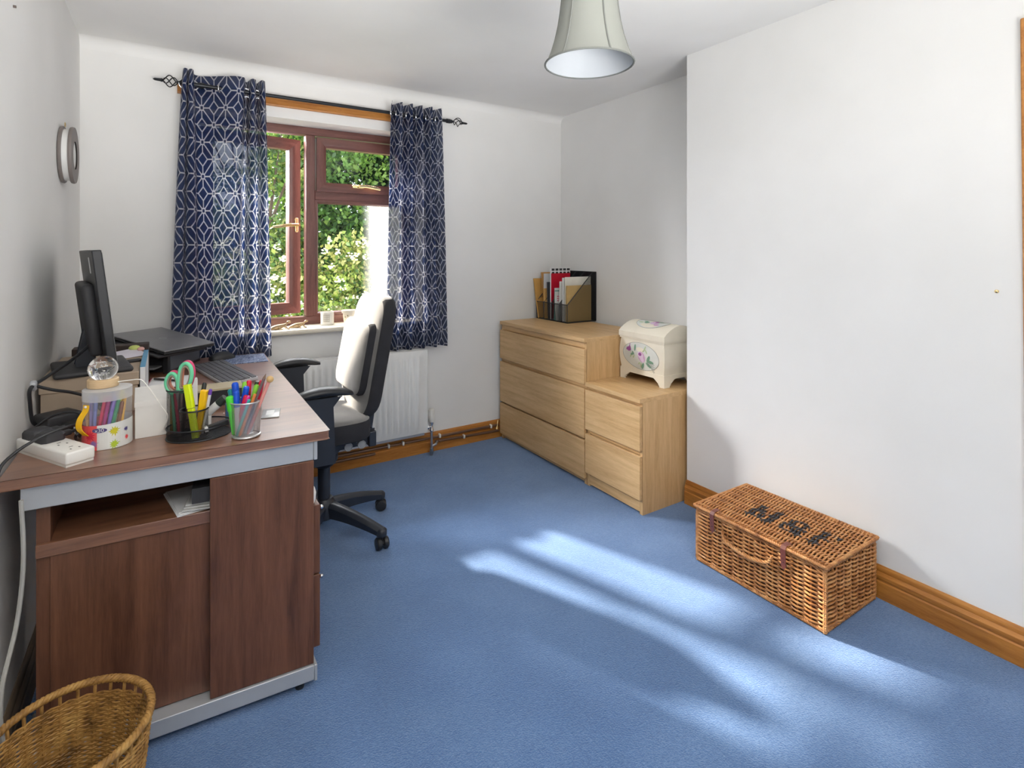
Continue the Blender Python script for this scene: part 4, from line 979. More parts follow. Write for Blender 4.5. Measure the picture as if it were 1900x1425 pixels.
# monitor, edge on, with its back towards the left wall
mo = thing('monitor', 'black computer monitor seen from behind on the archive box', 'monitor', (-.21, 2.27, DZ + .127))
A = Matrix.Translation((-.212, 2.245, 0)) @ Matrix.Rotation(R(9.5), 4, 'Z'); tilt = Matrix.Translation((0, 0, .86)) @ Matrix.Rotation(R(-6.5), 4, 'Y') @ Matrix.Translation((0, 0, -.86))
A2 = A @ tilt
m = MB(); m.box(.026, .050, -.245, .245, .895, 1.246, A2); m.build('housing', M_blk, mo, bevel=.003)
m = MB(); m.box(.0495, .0515, -.236, .236, .907, 1.238, A2); m.build('screen', plain('screen_glass', (.01, .01, .012), .1), mo)
m = MB(); m.rbox((.012, 0, 1.03), (.034, .30, .225), .012, A2); m.build('rear_bulge', M_blkdull, mo)
m = MB(); m.box(.0245, .0262, -.13, -.112, 1.175, 1.225, A2); m.build('rear_mark', plain('pale_grey_mark', (.5, .5, .5), .4), mo)
m = MB(); m.prism([(-.04, .872), (.0, .872), (.028, 1.0), (.010, 1.04), (-.012, 1.02)], 'y', -.035, .035, A); m.cyl(A @ Vector((-.01, 0, 1.0)), A @ Vector((.03, 0, 1.0)), .028); m.build('stand_neck', M_navyplastic, mo, bevel=.003)
m = MB(); m.rbox((.0, 0, .8645), (.20, .26, .017), .008, A); m.build('stand_foot', M_blkdull, mo)
ctube('monitor_cable', 'thick black cable looping from the monitor to the wall and back', [(-.20, 2.16, .955), (-.245, 2.10, .915), (-.300, 2.03, .878), (-.322, 1.99, .862), (-.324, 1.995, .82), (-.322, 2.02, .76), (-.31, 2.06, .737)], .0048, M_blk)
ctube('power_lead', 'black lead crossing the front of the archive box', [(-.318, 2.00, .868), (-.28, 2.02, .846), (-.24, 2.05, .826), (-.205, 2.075, .80), (-.17, 2.09, .75)], .0042, M_blk)
m = MB(); m.rbox((-.318, 2.005, .866), (.016, .02, .028), .006, rotM((-.318, 2.005, .866), 'X', R(30))); tag(m.build('cable_ferrite', M_grey, at=(-.318, 2.005, .852)), 'small grey lump on the cable beside the left wall', 'cable ferrite')
# adapter bricks and leads
m = MB(); m.rbox((-.272, 2.062, .752), (.088, .082, .034), .006, rotM((-.272, 2.062, .752), 'Z', R(32))); tag(m.build('power_adapter', M_blkdull, at=(-.272, 2.062, DZ)), 'large black power adapter in front of the archive box', 'power adapter', 'black power adapters')
m = MB(); m.rbox((-.215, 1.985, .742), (.05, .075, .024), .005, rotM((-.215, 1.985, .742), 'Z', R(50))); tag(m.build('power_adapter', M_blk, at=(-.215, 1.985, DZ)), 'smaller black adapter between the power strip and the pen tub', 'power adapter', 'black power adapters')
m = MB(); m.rbox((-.213, 1.955, .748), (.012, .022, .010), .003); m.cyl((-.222, 1.945, .748), (-.214, 1.905, .738), .0022); m.rbox((-.196, 1.945, .748), (.012, .016, .014), .003, mi=1)
tag(m.build('usb_plug', [M_chrome, plain('bright_blue_plastic', srgb(28, 66, 190), .35)], at=(-.213, 1.95, .735)), 'small metal and blue plug in front of the adapters', 'plug')
ctube('black_lead', 'thin black lead arching over the adapters', [(-.325, 1.93, .74), (-.318, 1.93, .748), (-.295, 1.915, .775), (-.262, 1.905, .798), (-.232, 1.89, .806), (-.205, 1.88, .80), (-.19, 1.90, .76), (-.19, 1.93, .735)], .003, M_blk, n=6)
# extension socket
ex = thing('power_strip', 'white four socket power strip on the desk corner', 'power strip', (-.255, 1.765, DZ))
ang = math.atan2(.85, -.52); E = Matrix.Translation((-.199 + .0245, 1.632 + .026, DZ)) @ Matrix.Rotation(ang, 4, 'Z')
E = Matrix.Translation((-.1765, 1.660, DZ)) @ Matrix.Rotation(ang, 4, 'Z')
m = MB(); m.rbox((.12, 0, .020), (.24, .062, .030), .005, E); m.box(.004, .236, -.029, .029, 0, .006, E); m.build('casing', M_socket, ex)
m = MB()
for k in range(4):
    cx = .035 + .056 * k
    for q, (dx, dy, w_, h_) in enumerate(((.010, 0, .002, .008), (-.009, .009, .006, .0028), (-.009, -.009, .006, .0028))): m.box(cx + dx - w_ / 2, cx + dx + w_ / 2, dy - h_ / 2, dy + h_ / 2, .0352, .0356, E)
m.build('socket_hole', plain('socket_slot', (.10, .09, .08), .6), ex)
for k, (px, lab) in enumerate(((.205, 'black plug at the wall end of the power strip'), (.145, 'black plug in the middle of the power strip'))):
    m = MB(); T = E @ Matrix.Translation((px, 0, .035)); 
    m.ring_loft([[T @ Vector((x * sc, y * sc, z)) for x, y in ((.026, .012), (.016, .026), (-.018, .026), (-.026, .018), (-.026, -.018), (-.018, -.026), (.016, -.026), (.026, -.012))] for z, sc in ((0, 1), (.014, 1), (.020, .86), (.022, .7))])
    m.rbox((0, -.034, .009), (.018, .026, .014), .005, T); m.tube([T @ Vector((0, -.044, .009)), T @ Vector((.002, -.06, .009))], .0045, 8)
    tag(m.build('plug', M_blkdull, at=tuple(T @ Vector((0, 0, 0))), bevel=.001), lab, 'plug', 'black plugs in the power strip')
pA = E @ Matrix.Translation((.145, 0, .035)) @ Vector((.002, -.062, .009)); pB = E @ Matrix.Translation((.205, 0, .035)) @ Vector((.002, -.062, .009))
ctube('plug_lead', 'black flex curving over the power strip and off the desk edge', [(-.328, 1.655, .70), (-.325, 1.675, .745), (-.305, 1.70, .768), (-.272, 1.725, .786), (-.235, 1.745, .798), (-.205, 1.765, .800), (-.19, 1.80, .785), (-.20, 1.86, .745), (-.205, 1.90, .735)], .0038, M_blk)
ctube('plug_lead', 'short black flex from the middle plug towards the pen tub', [tuple(pA), tuple(pA + Vector((.03, .015, .0))), (-.20, 1.80, .765), (-.205, 1.84, .74)], .0036, M_blk)

# tub of felt tips
def clear_mat(name, tint, k):
    t = NT(name); tr = t.n('ShaderNodeBsdfTransparent'); tr.inputs[0].default_value = (.97, .97, .98, 1); t.set(Roughness=.15); t.b.inputs['Base Color'].default_value = (*tint, 1)
    fr = t.n('ShaderNodeLayerWeight'); fr.inputs['Blend'].default_value = .35
    m = t.n('ShaderNodeMixShader'); t.l(t.math('ADD', t.math('MULTIPLY', fr.outputs['Facing'], .45), k), m.inputs[0]); t.l(tr.outputs[0], m.inputs[1]); t.l(t.b.outputs[0], m.inputs[2]); t.l(m.outputs[0], t.out.inputs[0]); return t.m
M_clear = clear_mat('clear_plastic', (.85, .85, .85), .06); M_frost = clear_mat('frosted_plastic', (.85, .85, .85), .35)
tb = thing('pen_tub', 'clear plastic tub of felt tips with a yellow strap and colourful label', 'pen tub', (-.135, 1.797, DZ))
TC = Vector((-.135, 1.797, DZ)); TR = .0535; TH = .150
m = MB(); m.lathe([(0, .001), (TR - .002, .001), (TR, .004), (TR, TH - .008)], TC, 40, caps=False); m.build('wall', M_clear, tb)
m = MB(); m.lathe([(TR + .001, TH - .026), (TR + .001, TH), (TR - .008, TH + .001), (0, TH + .001)], TC, 40, caps=False); m.build('lid', M_frost, tb)
m = MB()
def onTub(u, z, o=0): a = -PI / 2 + .075 + u / TR; return TC + Vector(((TR + .0012 + o) * math.cos(a), (TR + .0012 + o) * math.sin(a), z))
for k in range(60):
    a0, a1 = 2 * PI * k / 60, 2 * PI * (k + 1) / 60; u0_, u1_ = (a0 - PI) * TR, (a1 - PI) * TR
    h0 = .066 + .003 * math.sin(a0 - PI); h1 = .066 + .003 * math.sin(a1 - PI)
    mi = 1 if u1_ < -.020 else 0
    m.add([onTub(u0_, .001), onTub(u1_, .001), onTub(u1_, h1), onTub(u0_, h0)], [(0, 1, 2, 3)], mi)
def splat(u, z, r, mi, sd):
    random.seed(sd); P = []
    for k in range(22):
        a = 2 * PI * k / 22; rr = r * (1.25 if k % 2 else .62) * random.uniform(.8, 1.15); P.append(onTub(u + rr * math.cos(a), z + rr * math.sin(a), .0005))
    m.add([onTub(u, z, .0005)] + P, [(0, 1 + k, 1 + (k + 1) % 22) for k in range(22)], mi)
splat(.014, .046, .011, 3, 1); splat(.014, .012, .010, 4, 2); splat(.042, .044, .006, 5, 3); splat(.044, .022, .006, 1, 4); splat(-.040, .038, .012, 6, 5); splat(-.03, .018, .009, 2, 8)
P = [onTub(-.017 + .016 * math.cos(t), .052 + .006 * math.sin(t), .0009) for t in [2 * PI * k / 24 for k in range(24)]]
m.add([onTub(-.017, .052, .0009)] + P, [(0, 1 + k, 1 + (k + 1) % 24) for k in range(24)], 5)
text_geo('x30', .013, lambda c: onTub(-.017 + c.x, .052 + c.y, .0014), m, 0)
m.build('label', [plain('label_white', (.74, .75, .72), .4), plain('label_red', srgb(238, 92, 96), .4), plain('label_purple', srgb(150, 120, 180), .4), plain('splat_yellow', srgb(206, 196, 40), .4), plain('splat_lime', srgb(176, 200, 56), .4), plain('splat_violet', srgb(84, 76, 130), .4), plain('splat_scarlet', srgb(220, 40, 70), .4)], tb, smooth=80)
m = MB(); a = PI + .75
u_ = Vector((math.cos(a), math.sin(a), 0)); w_ = Vector((-math.sin(a), math.cos(a), 0))
Q = catmull([TC + u_ * (TR + .002) + Vector((0, 0, .118)), TC + u_ * (TR + .004) + Vector((0, 0, .105)), TC + u_ * (TR + .018) + Vector((0, 0, .085)), TC + u_ * (TR + .020) + Vector((0, 0, .062)), TC + u_ * (TR + .003) + Vector((0, 0, .040))], 6)
n_ = len(Q); m.add([q - w_ * .009 for q in Q] + [q + w_ * .009 for q in Q] + [q - w_ * .009 + u_ * .002 for q in Q] + [q + w_ * .009 + u_ * .002 for q in Q],
      [(i, i + 1, i + 1 + n_, i + n_) for i in range(n_ - 1)] + [(i + 2 * n_, i + 3 * n_, i + 1 + 3 * n_, i + 1 + 2 * n_) for i in range(n_ - 1)] + [(i, i + 2 * n_, i + 1 + 2 * n_, i + 1) for i in range(n_ - 1)] + [(i + n_, i + 1 + n_, i + 1 + 3 * n_, i + 3 * n_) for i in range(n_ - 1)])
st_ = m.build('strap', plain('yellow_strap', srgb(246, 190, 12), .35), tb, smooth=70)
m = MB(); m.sphere(tuple(TC + u_ * (TR + .005) + Vector((0, 0, .114))), .0035, 6); m.build('stud', M_white, st_)

def pen(name, label, group, p0, p1, r, body, cap=None, capf=.35, tip=None, cat='pen', clip=False, flat=1):
    p0, p1 = Vector(p0), Vector(p1); d = p1 - p0
    t_ = thing(name, label, cat, tuple(p0), group)
    cb_ = plain('pen_' + '%02x%02x%02x' % tuple(int(c * 255) for c in body), body, .35, var=.02)
    if cap is None:
        m = MB(); m.tube([p0, p0 + d * .06, p1 - d * .005, p1], [r * .45, r, r, r * .8], 10); m.build('barrel', cb_, t_)
    else:
        cc = plain('pen_' + '%02x%02x%02x' % tuple(int(c * 255) for c in cap), cap, .3, var=.02)
        m = MB(); m.tube([p0, p0 + d * .04, p0 + d * (1 - capf)], [r * .6, r * .92, r * .92], 10); m.build('barrel', cb_, t_)
        m = MB(); m.tube([p0 + d * (1 - capf), p1 - d * .03, p1], [r * 1.08, r, r * .62], 12)
        if clip:
            o_ = d.cross(Vector((.54, .84, 0))).normalized() * (r + .0012); m.tube([p1 - d * .02 + o_, p0 + d * (1 - capf * .85) + o_], .0011, 6)
        m.build('cap', cc, t_)
    if tip is not None:
        m = MB(); m.tube([p1, p1 + d.normalized() * r * 3.2], [r, r * .12], 10); m.build('tip', plain('pen_' + '%02x%02x%02x' % tuple(int(c * 255) for c in tip), tip, .5), t_)
    return t_
LIL = srgb(150, 140, 200); cols = [((-.046, -.03), (-.050, -.028), .100, srgb(240, 190, 130), 'pale orange', 'nearest the strap'), ((-.030, -.038), (-.030, -.034), .135, LIL, 'lilac', 'left of centre'), ((-.017, -.044), (-.010, -.040), .135, srgb(130, 140, 205), 'periwinkle', 'beside the lilac one'),
        ((-.008, -.046), (.018, -.034), .13, srgb(214, 40, 90), 'crimson', 'leaning to the right'), ((.006, -.046), (.034, -.036), .134, srgb(170, 40, 120), 'magenta', 'leaning beside the crimson one'), ((.018, -.042), (.046, -.026), .132, srgb(140, 120, 200), 'violet', 'right of the magenta one'),
        ((.030, -.038), (.052, -.018), .125, srgb(50, 150, 100), 'green', 'leaning at the right'), ((.044, -.026), (.056, -.006), .115, srgb(140, 80, 40), 'brown', 'at the right edge'), ((.050, -.014), (.056, .006), .128, srgb(240, 180, 50), 'amber', 'behind the brown one'),
        ((-.02, .02), (.0, .03), .135, srgb(90, 60, 150), 'dark purple', 'at the back'), ((.02, .01), (.03, .03), .137, srgb(230, 220, 80), 'yellow', 'at the back right')]
CR, CF = Vector((.8427, -.5386, 0)), Vector((.5386, .8427, 0))
for (a_, b_, h_, c_, nm, wh) in cols:
    P0 = TC + CR * a_[0] * .76 + CF * a_[1] * .76 + Vector((0, 0, .006)); P1 = TC + CR * b_[0] * .76 + CF * b_[1] * .76 + Vector((0, 0, h_))
    pen('felt_tip', f'{nm} felt tip pen {wh} inside the clear tub', 'felt tips in the clear tub', P0, P1, .0047, c_, tuple(x * .8 for x in c_), .3, cat='felt tip pen')
# crystal ball lamp on the tub lid
cb2 = thing('crystal_ball_lamp', 'clear crystal ball on a pale wooden base standing on the pen tub', 'lamp', (-.146, 1.812, DZ + TH + .002))
BL = Vector((-.146, 1.812, DZ + TH + .002))
m = MB(); m.lathe([(0, 0), (.034, 0), (.035, .002), (.035, .020), (.033, .022), (.020, .022), (.015, .014), (0, .014)], BL, 40); m.build('wooden_base', wood('pale_beech', srgb(206, 172, 128), srgb(232, 206, 166), (2, 2, 12), 5, .5), cb2)
t = NT('crystal'); t.set(Roughness=0.0, Transmission_Weight=1.0, IOR=1.5); t.b.inputs['Base Color'].default_value = (1, 1, 1, 1)
m = MB(); m.sphere(tuple(BL + Vector((0, 0, .0475))), .0335, 24); m.build('crystal_ball', t.m, cb2, smooth=180)
m = MB(); random.seed(2)
for k in range(26):
    p = BL + Vector((random.gauss(0, .009), random.gauss(0, .009), .049 + random.gauss(0, .008))); m.sphere(tuple(p), random.uniform(.0008, .0018), 4)
m.build('engraved_specks', M_white, cb2)
ctube('usb_cable', 'thin white cable running from the crystal ball base behind the desk tidy', [(-.113, 1.800, .892), (-.09, 1.80, .893), (-.062, 1.79, .893), (-.045, 1.775, .875), (-.03, 1.765, .85), (-.015, 1.765, .82), (.0, 1.765, .79), (-.008, 1.80, .745), (.0, 1.86, .733)], .0014, M_socket, n=6)
# white box
m = MB(); Mb = Matrix.Translation((-.034, 1.90, DZ)) @ Matrix.Rotation(R(2), 4, 'Z')
wbx = thing('white_box', 'plain white cardboard box between the pen tub and the desk tidy', 'box', (-.034, 1.90, DZ))
m = MB(); m.box(-.045, .052, -.10, .10, 0, .097, Mb); m.build('body', M_wcard, wbx, bevel=.001)
m = MB(); m.box(-.046, .053, -.101, .101, .0972, .0995, Mb); m.box(-.046, .053, -.1015, -.1002, .086, .099, Mb); m.build('lid_flap', M_wcard, wbx)
# notebook with pen
nb = thing('spiral_notebook', 'white spiral notebook with pink edge behind the white box', 'notebook', (-.0, 2.42, DZ))
Nb = Matrix.Translation((.0, 2.40, DZ)) @ Matrix.Rotation(R(-6), 4, 'Z')
m = MB(); m.box(-.07, .07, -.15, .17, .001, .010, Nb); m.build('pages', M_paper, nb)
m = MB(); m.box(-.072, .072, -.152, .172, 0, .0015, Nb); m.build('cover', plain('pink_cover', srgb(210, 90, 120)), nb)
m = MB()
for k in range(22): m.torus((-.070, -.14 + .0142 * k, .006), .006, .0009, 'y', 10, 5, M=Nb)
m.build('spiral', plain('crimson_wire', srgb(150, 40, 60), .3, .4), nb)
pen('ballpoint_pen', 'black ballpoint pen lying on the white notebook', None, (.03, 2.45, DZ + .0155), (-.045, 2.53, DZ + .0155), .0042, (.02, .02, .025), (.03, .03, .03), .4, cat='pen')
# desk tidy
M_mesho = mesh_mat('black_tidy_mesh', (.018, .018, .02), 'cyl', 1700, .4, .5)
dt = thing('desk_tidy', 'black wire mesh desk tidy holding scissors and highlighters', 'desk tidy', (.075, 1.745, DZ))
OC = Vector((.075, 1.745, DZ)); hx_, hy_ = .079, .066
m = MB()
for z0_, z1_ in ((.0, .030),): m.lathe([(1.0, z0_), (1.0, z1_)], (0, 0, 0), 48, Matrix.Translation(OC) @ Matrix.Diagonal((hx_, hy_, 1, 1)), caps=False)
m.build('tray_wall', M_mesho, dt, at=tuple(OC))
m = MB()
for z in (.002, .030): m.tube([OC + Vector((hx_ * math.cos(2 * PI * k / 48), hy_ * math.sin(2 * PI * k / 48), z)) for k in range(48)], .0022, 6, closed=True)
m.add([OC + Vector((0, 0, .003))] + [OC + Vector((hx_ * math.cos(2 * PI * k / 48), hy_ * math.sin(2 * PI * k / 48), .003)) for k in range(48)], [(0, 1 + k, 1 + (k + 1) % 48) for k in range(48)])
m.build('tray_rim_and_floor', M_iron, dt)
CUPS = ((.028, 1.786, .0305, .126), (.062, 1.725, .034, .080))
for cx, cy, rr, hh in CUPS:
    MB().lathe([(rr, .003), (rr, hh)], (cx, cy, DZ), 36, caps=False).build('mesh_cup', M_mesho, dt, at=(cx, cy, DZ))
    MB().torus((cx, cy, DZ + hh), rr, .0022).build('cup_rim', M_iron, dt); MB().torus((cx, cy, DZ + .004), rr, .0018).build('cup_foot', M_iron, dt)
# scissors
def scissors(label, col, o, dz, back, grip):
    t_ = thing('scissors', label, 'scissors', tuple(o), 'scissors in the desk tidy'); mt = plain('grip_' + label[:5], col, .35); mg = plain('inner_' + label[:5], grip, .5)
    X = lambda u, v, d=0: o + CR * u + CF * (d + back) + Vector((0, 0, v + dz))
    L1 = catmull([X(.004, .085), X(-.010, .078), X(-.024, .092), X(-.028, .112), X(-.020, .130), X(-.008, .134), X(.003, .122), X(.006, .100)], 5, True)
    L2 = catmull([X(.008, .088), X(.022, .086), X(.036, .100), X(.044, .130), X(.040, .154), X(.027, .163), X(.014, .152), X(.009, .122)], 5, True)
    for L in (L1, L2):
        m = MB(); m.tube(L, .0052, 8, closed=True); h_ = m.build('handle', mt, t_, smooth=80)
        c = sum(L, Vector()) / len(L); m = MB(); m.tube([p + (c - p) * .24 for p in L], .0036, 6, closed=True); m.build('finger_grip', mg, h_, smooth=80)
    m = MB(); m.tube([X(.002, .090), X(.0, .04), X(-.004, .004)], [.006, .004, .001], 4); m.tube([X(.008, .090), X(.006, .04), X(.0, .004)], [.006, .004, .001], 4); m.build('blade', M_steel, t_)
OS = Vector((.028, 1.786, DZ))
scissors('green handled scissors standing in the tall cup of the desk tidy', srgb(110, 208, 160), OS + CR * -.002 - CF * .012, .038, 0, srgb(150, 134, 118))
scissors('pink handled scissors behind the green pair in the desk tidy', srgb(214, 62, 112), OS + CR * -.010 + CF * .004, .038, .006, srgb(214, 140, 116))
def at(cx, cy, u, d, z): return Vector((cx, cy, DZ)) + CR * u + CF * d + Vector((0, 0, z))
c1, c2 = CUPS[0][:2], CUPS[1][:2]
YEL = srgb(216, 236, 20)
m = MB(); p0, p1 = at(*c2, .016, -.020, .006), at(*c2, -.012, -.012, .150)
hl = thing('highlighter', 'fluorescent yellow highlighter in the front cup of the desk tidy', 'highlighter', tuple(p0), 'pens in the desk tidy')
def flatpen(p0, p1, w_, th_, mat, parent, nm):
    m = MB(); d = (p1 - p0).normalized(); s2 = d.cross(CF).normalized(); q = d.cross(s2).normalized()
    m.ring_loft([[p + s2 * a * w_ + q * b * th_ for a, b in ((1, .6), (.8, 1), (-.8, 1), (-1, .6), (-1, -.6), (-.8, -1), (.8, -1), (1, -.6))] for p in (p0, p1)]); m.build(nm, mat, parent, bevel=.001)
MY = plain('fluorescent_yellow', YEL, .35)
flatpen(p0, p0 + (p1 - p0) * .55, .0085, .006, MY, hl, 'barrel'); flatpen(p0 + (p1 - p0) * .56, p1, .0095, .007, MY, hl, 'cap')
p0, p1 = at(*c2, .004, .010, .006), at(*c2, .026, .004, .130)
hl = thing('highlighter', 'orange yellow highlighter leaning right in the desk tidy', 'highlighter', tuple(p0), 'pens in the desk tidy'); MO = plain('amber_plastic', srgb(250, 196, 20), .35)
flatpen(p0, p0 + (p1 - p0) * .5, .007, .005, MO, hl, 'barrel'); flatpen(p0 + (p1 - p0) * .51, p1, .009, .007, MO, hl, 'cap')
TG = 'pens in the desk tidy'
pen('marker', 'black marker pen standing behind the yellow highlighters', TG, at(*c2, -.004, .014, .006), at(*c2, .014, .026, .146), .0058, (.02, .022, .02), (.02, .02, .02), .4)
pen('ballpoint_pen', 'white ballpoint pen with a purple top in the desk tidy', TG, at(*c2, .012, .018, .006), at(*c2, .040, .010, .132), .0045, (.78, .78, .78), srgb(104, 60, 160), .12)
for k, (u, d, u2, d2, h_, c_, nm) in enumerate(((-.02, .0, -.024, -.002, .120, (.72, .74, .74), 'white pen at the left'), (-.014, -.014, -.016, -.008, .118, srgb(130, 110, 60), 'gold coloured pen'), (.0, -.02, -.014, -.01, .116, srgb(90, 150, 120), 'green pencil'), (.008, -.014, -.004, -.014, .119, srgb(170, 60, 80), 'dark red pen'), (.016, -.01, .018, -.006, .121, srgb(60, 50, 60), 'dark grey pen'))):
    pen('pencil', f'{nm} inside the tall mesh cup below the scissors', TG, at(*c1, u, d, .006), at(*c1, u2, d2, h_), .004, c_, cat='pencil')
ms = thing('eraser_stick', 'black and white marker box lying in the tray of the desk tidy', 'eraser', (.115, 1.705, DZ + .02), None)
Ms = Matrix.Translation((.112, 1.708, DZ + .022)) @ Matrix.Rotation(R(8), 4, 'Z') @ Matrix.Rotation(R(-10), 4, 'Y')
m = MB(); m.box(-.018, .034, -.008, .008, 0, .014, Ms); m.build('sleeve', M_blk, ms, bevel=.001); m = MB(); m.box(-.026, -.018, -.0075, .0075, .0005, .0135, Ms); m.build('rubber', M_white, ms)
cr = thing('glue_stick', 'white and dark correction tube leaning out of the desk tidy', 'tube', (.10, 1.775, DZ + .03))
m = MB(); a_, b_ = Vector((.098, 1.770, DZ + .052)), Vector((.140, 1.752, DZ + .093)); m.tube([a_, a_ + (b_ - a_) * .62], .011, 16); m.build('body', M_white, cr)
m = MB(); m.tube([a_ + (b_ - a_) * .6, b_], .0112, 16); m.build('cap', plain('dark_green_grey', srgb(50, 60, 56), .4), cr)
m = MB(); m.tube([a_, Vector((.097, 1.771, DZ + .010))], .009, 10); m.build('tail', M_white, cr)
m = MB(); m.box(.075, .105, 1.775, 1.790, DZ + .004, DZ + .062); m.box(.098, .1055, 1.7745, 1.7905, DZ + .045, DZ + .0625, mi=1)
tag(m.build('pin_box', [M_blk, plain('box_red', srgb(214, 60, 90))], at=(.09, 1.78, DZ + .004)), 'small black box with a red corner in the desk tidy', 'box')
# silver pen cup
SC = Vector((.185, 1.665, DZ))
sc = thing('pen_cup', 'silver wire mesh pen cup full of coloured pens on the desk corner', 'pen cup', tuple(SC))
m = MB(); m.lathe([(.034, .002), (.0365, .04), (.0415, .099)], SC, 48, caps=False); m.build('mesh_wall', M_meshcup, sc, at=tuple(SC))
m = MB(); m.torus(tuple(SC + Vector((0, 0, .099))), .0418, .0022, n=40); m.torus(tuple(SC + Vector((0, 0, .004))), .0345, .003, n=40); m.lathe([(0, .002), (.034, .002), (.034, .003), (0, .003)], SC, 32); m.build('rim_and_base', plain('silver_paint', (.62, .62, .63), .35, .8), sc)
G = 'pens in the silver cup'
BLU, TEAL, LIME, RED, MAG = srgb(20, 80, 200), srgb(20, 140, 150), srgb(130, 200, 50), srgb(210, 20, 60), srgb(196, 30, 130)
for (u0_, d0_, u1_, d1_, z_, r_, body, cap, lab) in (
    (-.020, .008, -.050, .010, .128, .0068, (.7, .7, .7), TEAL, 'teal capped marker leaning left out of the silver cup'),
    (-.018, .0, -.034, .004, .148, .0075, (.7, .7, .7), BLU, 'tall blue capped marker at the left of the silver cup'),
    (-.022, -.014, -.034, -.024, .117, .0088, srgb(90, 200, 80), srgb(80, 214, 60), 'thick bright green marker at the front left of the cup'),
    (-.014, -.02, -.017, -.022, .131, .0062, (.7, .7, .72), BLU, 'slim blue pen beside the thick green marker'),
    (-.01, .012, -.012, .016, .147, .006, (.7, .7, .7), LIME, 'lime green pen at the back of the silver cup'),
    (-.012, .018, -.002, .02, .150, .006, (.7, .7, .7), RED, 'red capped pen at the back of the silver cup'),
    (-.02, -.004, .002, -.002, .139, .0068, (.75, .75, .78), BLU, 'blue capped pen at the middle of the silver cup'),
    (-.022, -.016, .008, -.018, .118, .005, srgb(190, 40, 80), RED, 'red pen low at the front of the silver cup'),
    (-.016, -.02, .014, -.016, .116, .005, srgb(180, 40, 120), MAG, 'magenta pen low at the front of the silver cup'),
    (-.004, .014, .022, .018, .147, .0055, (.1, .2, .15), srgb(30, 60, 40), 'dark green pen at the back right of the cup'),
    (-.006, .004, .027, .006, .141, .006, (.7, .7, .7), LIME, 'lime capped pen towards the right of the cup'),
    (.006, .01, .038, .014, .152, .006, (.7, .7, .7), RED, 'red capped pen at the far right of the cup')):
    pen('felt_tip', lab, G, SC + CR * u0_ + CF * d0_ + Vector((0, 0, .008)), SC + CR * u1_ + CF * d1_ + Vector((0, 0, z_)), r_ * 1.2, body, cap, .36, cat='felt tip pen')
pen('pencil', 'grey brown pencil with its point up leaning right in the silver cup', G, SC + CR * -.004 + CF * -.02 + Vector((0, 0, .008)), SC + CR * .053 + CF * -.008 + Vector((0, 0, .162)), .0042, srgb(110, 90, 90), tip=srgb(120, 96, 80), cat='pencil')
pen('pencil', 'orange pencil leaning right at the front of the silver cup', G, SC + CR * -.006 + CF * -.026 + Vector((0, 0, .008)), SC + CR * .034 + CF * -.02 + Vector((0, 0, .122)), .004, srgb(222, 130, 70), cat='pencil')
pen('pencil', 'turquoise pencil leaning right in the silver cup', G, SC + CR * -.014 + CF * -.026 + Vector((0, 0, .008)), SC + CR * .020 + CF * -.024 + Vector((0, 0, .108)), .004, srgb(70, 180, 180), cat='pencil')
pb = pen('pencil', 'pink pencil topped with a wooden ball in the silver cup', G, SC + CR * .008 + CF * -.01 + Vector((0, 0, .008)), SC + CR * .062 + CF * .0 + Vector((0, 0, .150)), .005, srgb(224, 150, 140), cat='pencil')
m = MB(); m.sphere(tuple(SC + CR * .066 + CF * .0 + Vector((0, 0, .158))), .0095, 10); m.build('wooden_ball', plain('beech_ball', srgb(200, 164, 110), .5), pb)
# metal plate / ruler-like card on the desktop
m = MB(); m.rbox((.276, 1.848, DZ + .002), (.052, .098, .004), .0018, rotM((.276, 1.848, DZ), 'Z', R(-12))); m.box(.262, .285, 1.825, 1.875, DZ + .0041, DZ + .0044, rotM((.276, 1.848, DZ), 'Z', R(-12)), mi=1)
tag(m.build('patterned_tin', [plain('etched_tin', (.42, .42, .41), .4, .5, var=.35), plain('tin_window', (.62, .62, .60), .35, .3)], at=(.276, 1.848, DZ)), 'small flat grey patterned tin lying beside the silver cup', 'tin')
# black tray box and pink packet behind the tidy
m = MB(); m.box(.085, .215, 2.035, 2.125, DZ, DZ + .052); m.box(.083, .217, 2.033, 2.127, DZ + .052, DZ + .058, mi=1)
tag(m.build('black_box', [M_blk, plain('tan_edge', srgb(178, 164, 134), .6)], at=(.15, 2.08, DZ)), 'black box with a tan top between the keyboard and the desk tidy', 'box')
m = MB(); m.box(.052, .066, 2.02, 2.05, DZ, DZ + .085); m.box(.067, .082, 2.02, 2.055, DZ, DZ + .10, mi=1)
tag(m.build('packet', [plain('hot_pink_card', srgb(236, 40, 110), .5), M_white], at=(.067, 2.03, DZ)), 'pink and white packet standing right behind the scissors', 'packet')
m = MB(); m.box(.150, .190, 1.86, 1.875, DZ, DZ + .046); tag(m.build('blue_box', plain('slate_blue_card', srgb(60, 96, 140), .5), at=(.17, 1.867, DZ)), 'small blue box standing behind the silver pen cup', 'box')
